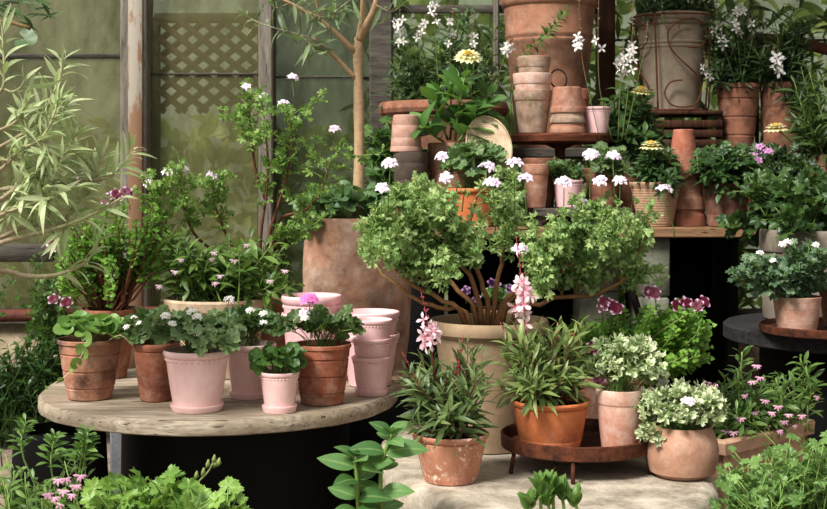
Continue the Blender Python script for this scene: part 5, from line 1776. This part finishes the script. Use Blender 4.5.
th, rg = ground_plant('fan_flower_plant', 'pink fan flower plant with whorled leafy shoots at the lower left corner', gnd(40, 2.5), 61, [(35, 492, 46, 20, 2.5, 0.14, 22), (10, 468, 20, 18, 2.5, 0.08, 6), (72, 462, 18, 14, 2.5, 0.06, 4)], L_SPAT, 0.046, 12, leafmat((72, 112, 48), (140, 176, 88)), pet=0, start=0.6)
f = MB()
for x, y in ((84, 436), (88, 432), (55, 436), (26, 422)):
    c = curve([gnd(55, 2.5), P((x + 45) / 2 + 8, 520, 2.48), P(x - 4, y + 30, 2.46), P(x, y, 2.46)], 14)
    f.tube(c, 0.0018, 6, 1, 0.5)
    leaves_on(f, rg, c, L_SPAT, 0.034, 30, 0.66, 0, wide=1.3)
th.part('tall_shoot', f, [leafmat((72, 112, 48), (140, 176, 88)), GREENSTEM])
fan_flowers(th, rg, [P(x, y, 2.32 + 0.006 * i) for i, (x, y) in enumerate(((58, 479), (63, 490), (80, 475), (66, 478), (48, 493), (55, 497), (72, 494), (76, 485), (60, 504)))], 0.0115, [FANP, GREENSTEM])

GERL = leafmat((104, 152, 58), (166, 204, 98), vein=(180, 212, 120), trans=0.35)
th, rg = ground_plant('ground_geranium', 'bright green lobed geranium foliage rising in front of the black drum', gnd(160, 2.45), 62, [(138, 486, 34, 14, 2.45, 0.1, 10), (175, 504, 42, 10, 2.4, 0.1, 10), (112, 502, 14, 14, 2.42, 0.06, 5), (215, 507, 26, 6, 2.4, 0.06, 6)], L_GER, 0.07, 4, GERL, start=0.8, pet=0.03, r=0.002)
b = MB()
c = curve([gnd(175, 2.5), P(182, 510, 2.5), P(196, 485, 2.5), P(208, 472, 2.5), P(213, 463, 2.5)], 12)
b.tube(c, 0.002, 6, 0, 0.5)
for k in range(6):
    q = c[-1 - k] + rg.normal(size=3) * 0.006
    b.tube([q, q + V3(0.004, -0.003, 0.008), q + V3(0.005, -0.004, 0.018)], [0.0015, 0.005, 0.0015], 6, 0, 0.5)
th.part('bud', b, [stemmat((124, 146, 84), (150, 160, 100))])

th = Thing('young_zinnia', 'young zinnia with paired oval leaves on two stems before the gap beside the stone slab', 'plant', gnd(372, 2.42))
f, rg = MB(), R(63)
for st in ([(362, 560), (359, 520), (357, 480), (355, 456)], [(384, 560), (382, 520), (381, 470), (391, 434)]):
    c = curve([gnd(st[0][0], 2.42)] + [P(x, y, 2.40) for x, y in st], 20)
    th.part('stem', MB().tube(c, np.linspace(0.005, 0.0035, 20), 8, 0, 0.5), [stemmat((128, 120, 70), (122, 150, 72))])
    top = c[-1]
    for k, (t, L) in enumerate(((19, 0.042), (18, 0.066), (16.5, 0.074), (14.2, 0.07), (12, 0.066), (10.5, 0.06))):
        i = min(int(t), 18)
        p = c[i] + (c[i + 1] - c[i]) * (t - i)
        for sg in (0, PI):
            a_ = 1.35 * k + sg + 0.35 + rg.normal() * 0.12
            d = V3(math.cos(a_), math.sin(a_) * 0.9, 0.28 + (0.5 if k == 0 else 0.0))
            put(f, pick(rg, L_BROAD), p, d, V3(0, -0.8, 1) + rg.normal(size=3) * 0.1, L * rg.uniform(0.9, 1.1), rg.random())
    for k in range(5):
        a_ = k * 2.5
        put(f, L_OVAL[0], top, V3(math.cos(a_) * 0.7, math.sin(a_) * 0.7, 0.8), V3(0, 0, 1), 0.026, 1.0)
th.part('foliage', f, [ZINNG, GREENSTEM])

th = Thing('young_herb', 'cluster of upright oval-leaved green shoots at bottom edge before the stone slab', 'plant', gnd(560, 2.2))
f, rg = MB(), R(64)
for x, y in ((540, 486), (552, 482), (575, 500), (548, 500), (562, 492), (530, 505)):
    c = curve([gnd(555 + (x - 555) * 0.5, 2.2), P(x + 2, 540, 2.16), P(x, y, 2.15)], 12)
    f.tube(c, 0.003, 6, 1, 0.5)
    leaves_on(f, rg, c, L_BROAD, 0.044, 10, 0.8, 0, pair=True, a=(0.5, 0.8, 0.2))
th.part('foliage', f, [leafmat((86, 128, 52), (140, 178, 92), vein=(160, 190, 110)), GREENSTEM])

th, rg = ground_plant('ground_geranium', 'mass of small scalloped green geranium leaves filling the lower right corner', gnd(780, 2.45), 65, [(785, 490, 50, 26, 2.5, 0.14, 62), (756, 502, 26, 18, 2.45, 0.1, 20), (818, 460, 22, 26, 2.5, 0.1, 24), (738, 474, 12, 26, 2.5, 0.06, 8), (775, 458, 34, 8, 2.5, 0.1, 10)], L_GER, 0.037, 7, leafmat((86, 130, 62), (150, 186, 104), vein=(170, 200, 120), trans=0.3), start=0.65, pet=0.03, r=0.0018)
# low greenery on the ground at the left
th, rg = ground_plant('ground_herb', 'dark leafy herb clump on the ground beyond the left end of the plank table', gnd(10, 4.8), 66, [(12, 375, 40, 36, 4.75, 0.12, 50), (42, 352, 22, 24, 4.72, 0.1, 22), (-25, 360, 40, 40, 4.75, 0.12, 22)], L_SPAT, 0.055, 14, leafmat((28, 60, 22), (70, 110, 44), trans=0.2), DKSTEM, start=0.3, pet=0, spread=0.15)
f = MB()
for k in range(70):
    p = gnd(rg.uniform(-30, 60), rg.uniform(4.65, 4.88))
    put(f, pick(rg, L_GRASS), p, V3(rg.normal() * 0.5, -0.4 + rg.normal() * 0.4, 0.9), V3(0, -1, 0.3), rg.uniform(0.15, 0.3), rg.random())
th.part('grass', f, [leafmat((36, 66, 28), (78, 112, 50)), GREENSTEM])
th, rg = ground_plant('ground_fern', 'bushy bright green plant behind the left end of the plank table against the wall', gnd(65, 4.8), 67, [(62, 305, 36, 40, 4.78, 0.1, 28), (40, 270, 36, 24, 4.78, 0.1, 16)], L_ANGEL, 0.042, 14, leafmat((48, 86, 32), (104, 142, 58)), DKSTEM, start=0.3, pet=0.005, spread=0.12)

# silver-leaved shrub reaching in from the left
th = Thing('silver_leaved_shrub', 'silvery narrow-leaved shrub with long branches reaching in from the left edge', 'shrub', gnd(-130, 2.75))
f, rg = MB(), R(68)
root = gnd(-130, 2.75)
th.part('trunk', MB().tube(curve([root, P(-100, 420, 2.72), P(-75, 280, 2.7), P(-66, 150, 2.68), P(-60, 40, 2.66)], 20), np.linspace(0.03, 0.008, 20), 10, 0, 0.5, lr=0.0), [BARK])
BR = [([(0, 243), (35, 234), (69, 224), (95, 213), (121, 198)], 0.7, 10, 0.0045), ([(0, 271), (28, 276), (55, 275), (80, 266), (91, 256), (97, 238)], 0.55, 16, 0.0045), ([(0, 238), (30, 225), (58, 226), (75, 205), (88, 190), (97, 170), (101, 156)], 0.35, 34, 0.004), ([(0, 147), (33, 127), (47, 107), (60, 77), (62, 58)], 0.3, 40, 0.004), ([(0, 92), (4, 70), (3, 45), (2, 22)], 0.25, 20, 0.003), ([(0, 200), (25, 180), (50, 165), (68, 150), (76, 134)], 0.2, 40, 0.004), ([(0, 170), (20, 150), (40, 140), (52, 120), (58, 100)], 0.2, 34, 0.0035), ([(0, 215), (28, 205), (55, 195), (85, 185)], 0.2, 30, 0.0035), ([(95, 180), (115, 172), (126, 160), (133, 150)], 0.4, 16, 0.002), ([(0, 190), (20, 196), (45, 214), (52, 232)], 0.15, 26, 0.003), ([(0, 130), (15, 122), (24, 110), (30, 96)], 0.2, 18, 0.003), ([(0, 160), (24, 168), (46, 182), (62, 178)], 0.2, 28, 0.003), ([(0, 90), (12, 92), (22, 86), (24, 78)], 0.3, 8, 0.002)]
for pts, st_, n_, r_ in BR:
    dY = rg.uniform(-0.06, 0.06)
    pre = [P(-66 - pts[0][1] * 0.03, pts[0][1] + 30, 2.69), P(-32, pts[0][1] + 14, 2.67)]
    c = curve(pre + [P(x, y, 2.66 + dY) for x, y in pts], 26)
    th.part('branch', MB().tube(c, np.linspace(max(r_ * 1.6, 0.005), r_ * 0.5, 26), 7, 0, 0.5), [GREYTWIG])
    leaves_on(f, rg, c, L_LANCE, 0.068, int(n_ * 0.75), 0.28 + 0.55 * st_, 0.003, jit=0.5, a=(0.75, 0.85, 0.05), wide=1.12)
    if n_ > 24:
        for k in range(3):
            i = int(14 + k * 3.6)
            tip = c[i] + V3(rg.normal() * 0.05, rg.normal() * 0.04, rg.normal() * 0.05)
            cc = bez(c[i], c[i] + V3(0.01, 0, 0), tip, tip, 6)
            f.tube(cc, 0.0011, 5, 1, 0.5)
            leaves_on(f, rg, cc, L_LANCE, 0.062, 7, 0.2, 0.002, jit=0.55, a=(0.7, 0.85, 0.1), wide=1.12)
th.part('foliage', f, [OLIVEG, GREYTWIG])
# broader dark leaves at the upper left corner
th = Thing('climbing_fig', 'broad dark green leaves hanging in at the upper left corner', 'climber', V3(P(-60, 0, 3.0)[0], 3.0, 0))
rg = R(69)
c = curve([V3(P(-60, 0, 3.0)[0], 3.0, 0), P(-60, 200, 3.0), P(-40, 40, 3.0), P(0, 22, 2.95), P(30, 28, 2.93)], 16)
th.part('stem', MB().tube(c, 0.005, 8, 0, 0.5), [BROWNSTEM])
f = MB()
put(f, T_palm(3, 0.2, 0.03, 30, 0.15, 0.02, 150), P(22, 38, 2.92), V3(0.9, -0.2, -0.2), V3(0, -1, 0.6), 0.062, 0.4)
for k in range(26):
    p = P(rg.uniform(-20, 45), rg.uniform(-8, 22), 2.95)
    put(f, pick(rg, L_LANCE), p, V3(0.8 + rg.normal() * 0.3, rg.normal() * 0.4, rg.normal() * 0.4), V3(0, -0.6, 1), 0.055, rg.random(), wide=1.5)
th.part('foliage', f, [leafmat((58, 92, 50), (110, 144, 90)), GREENSTEM])
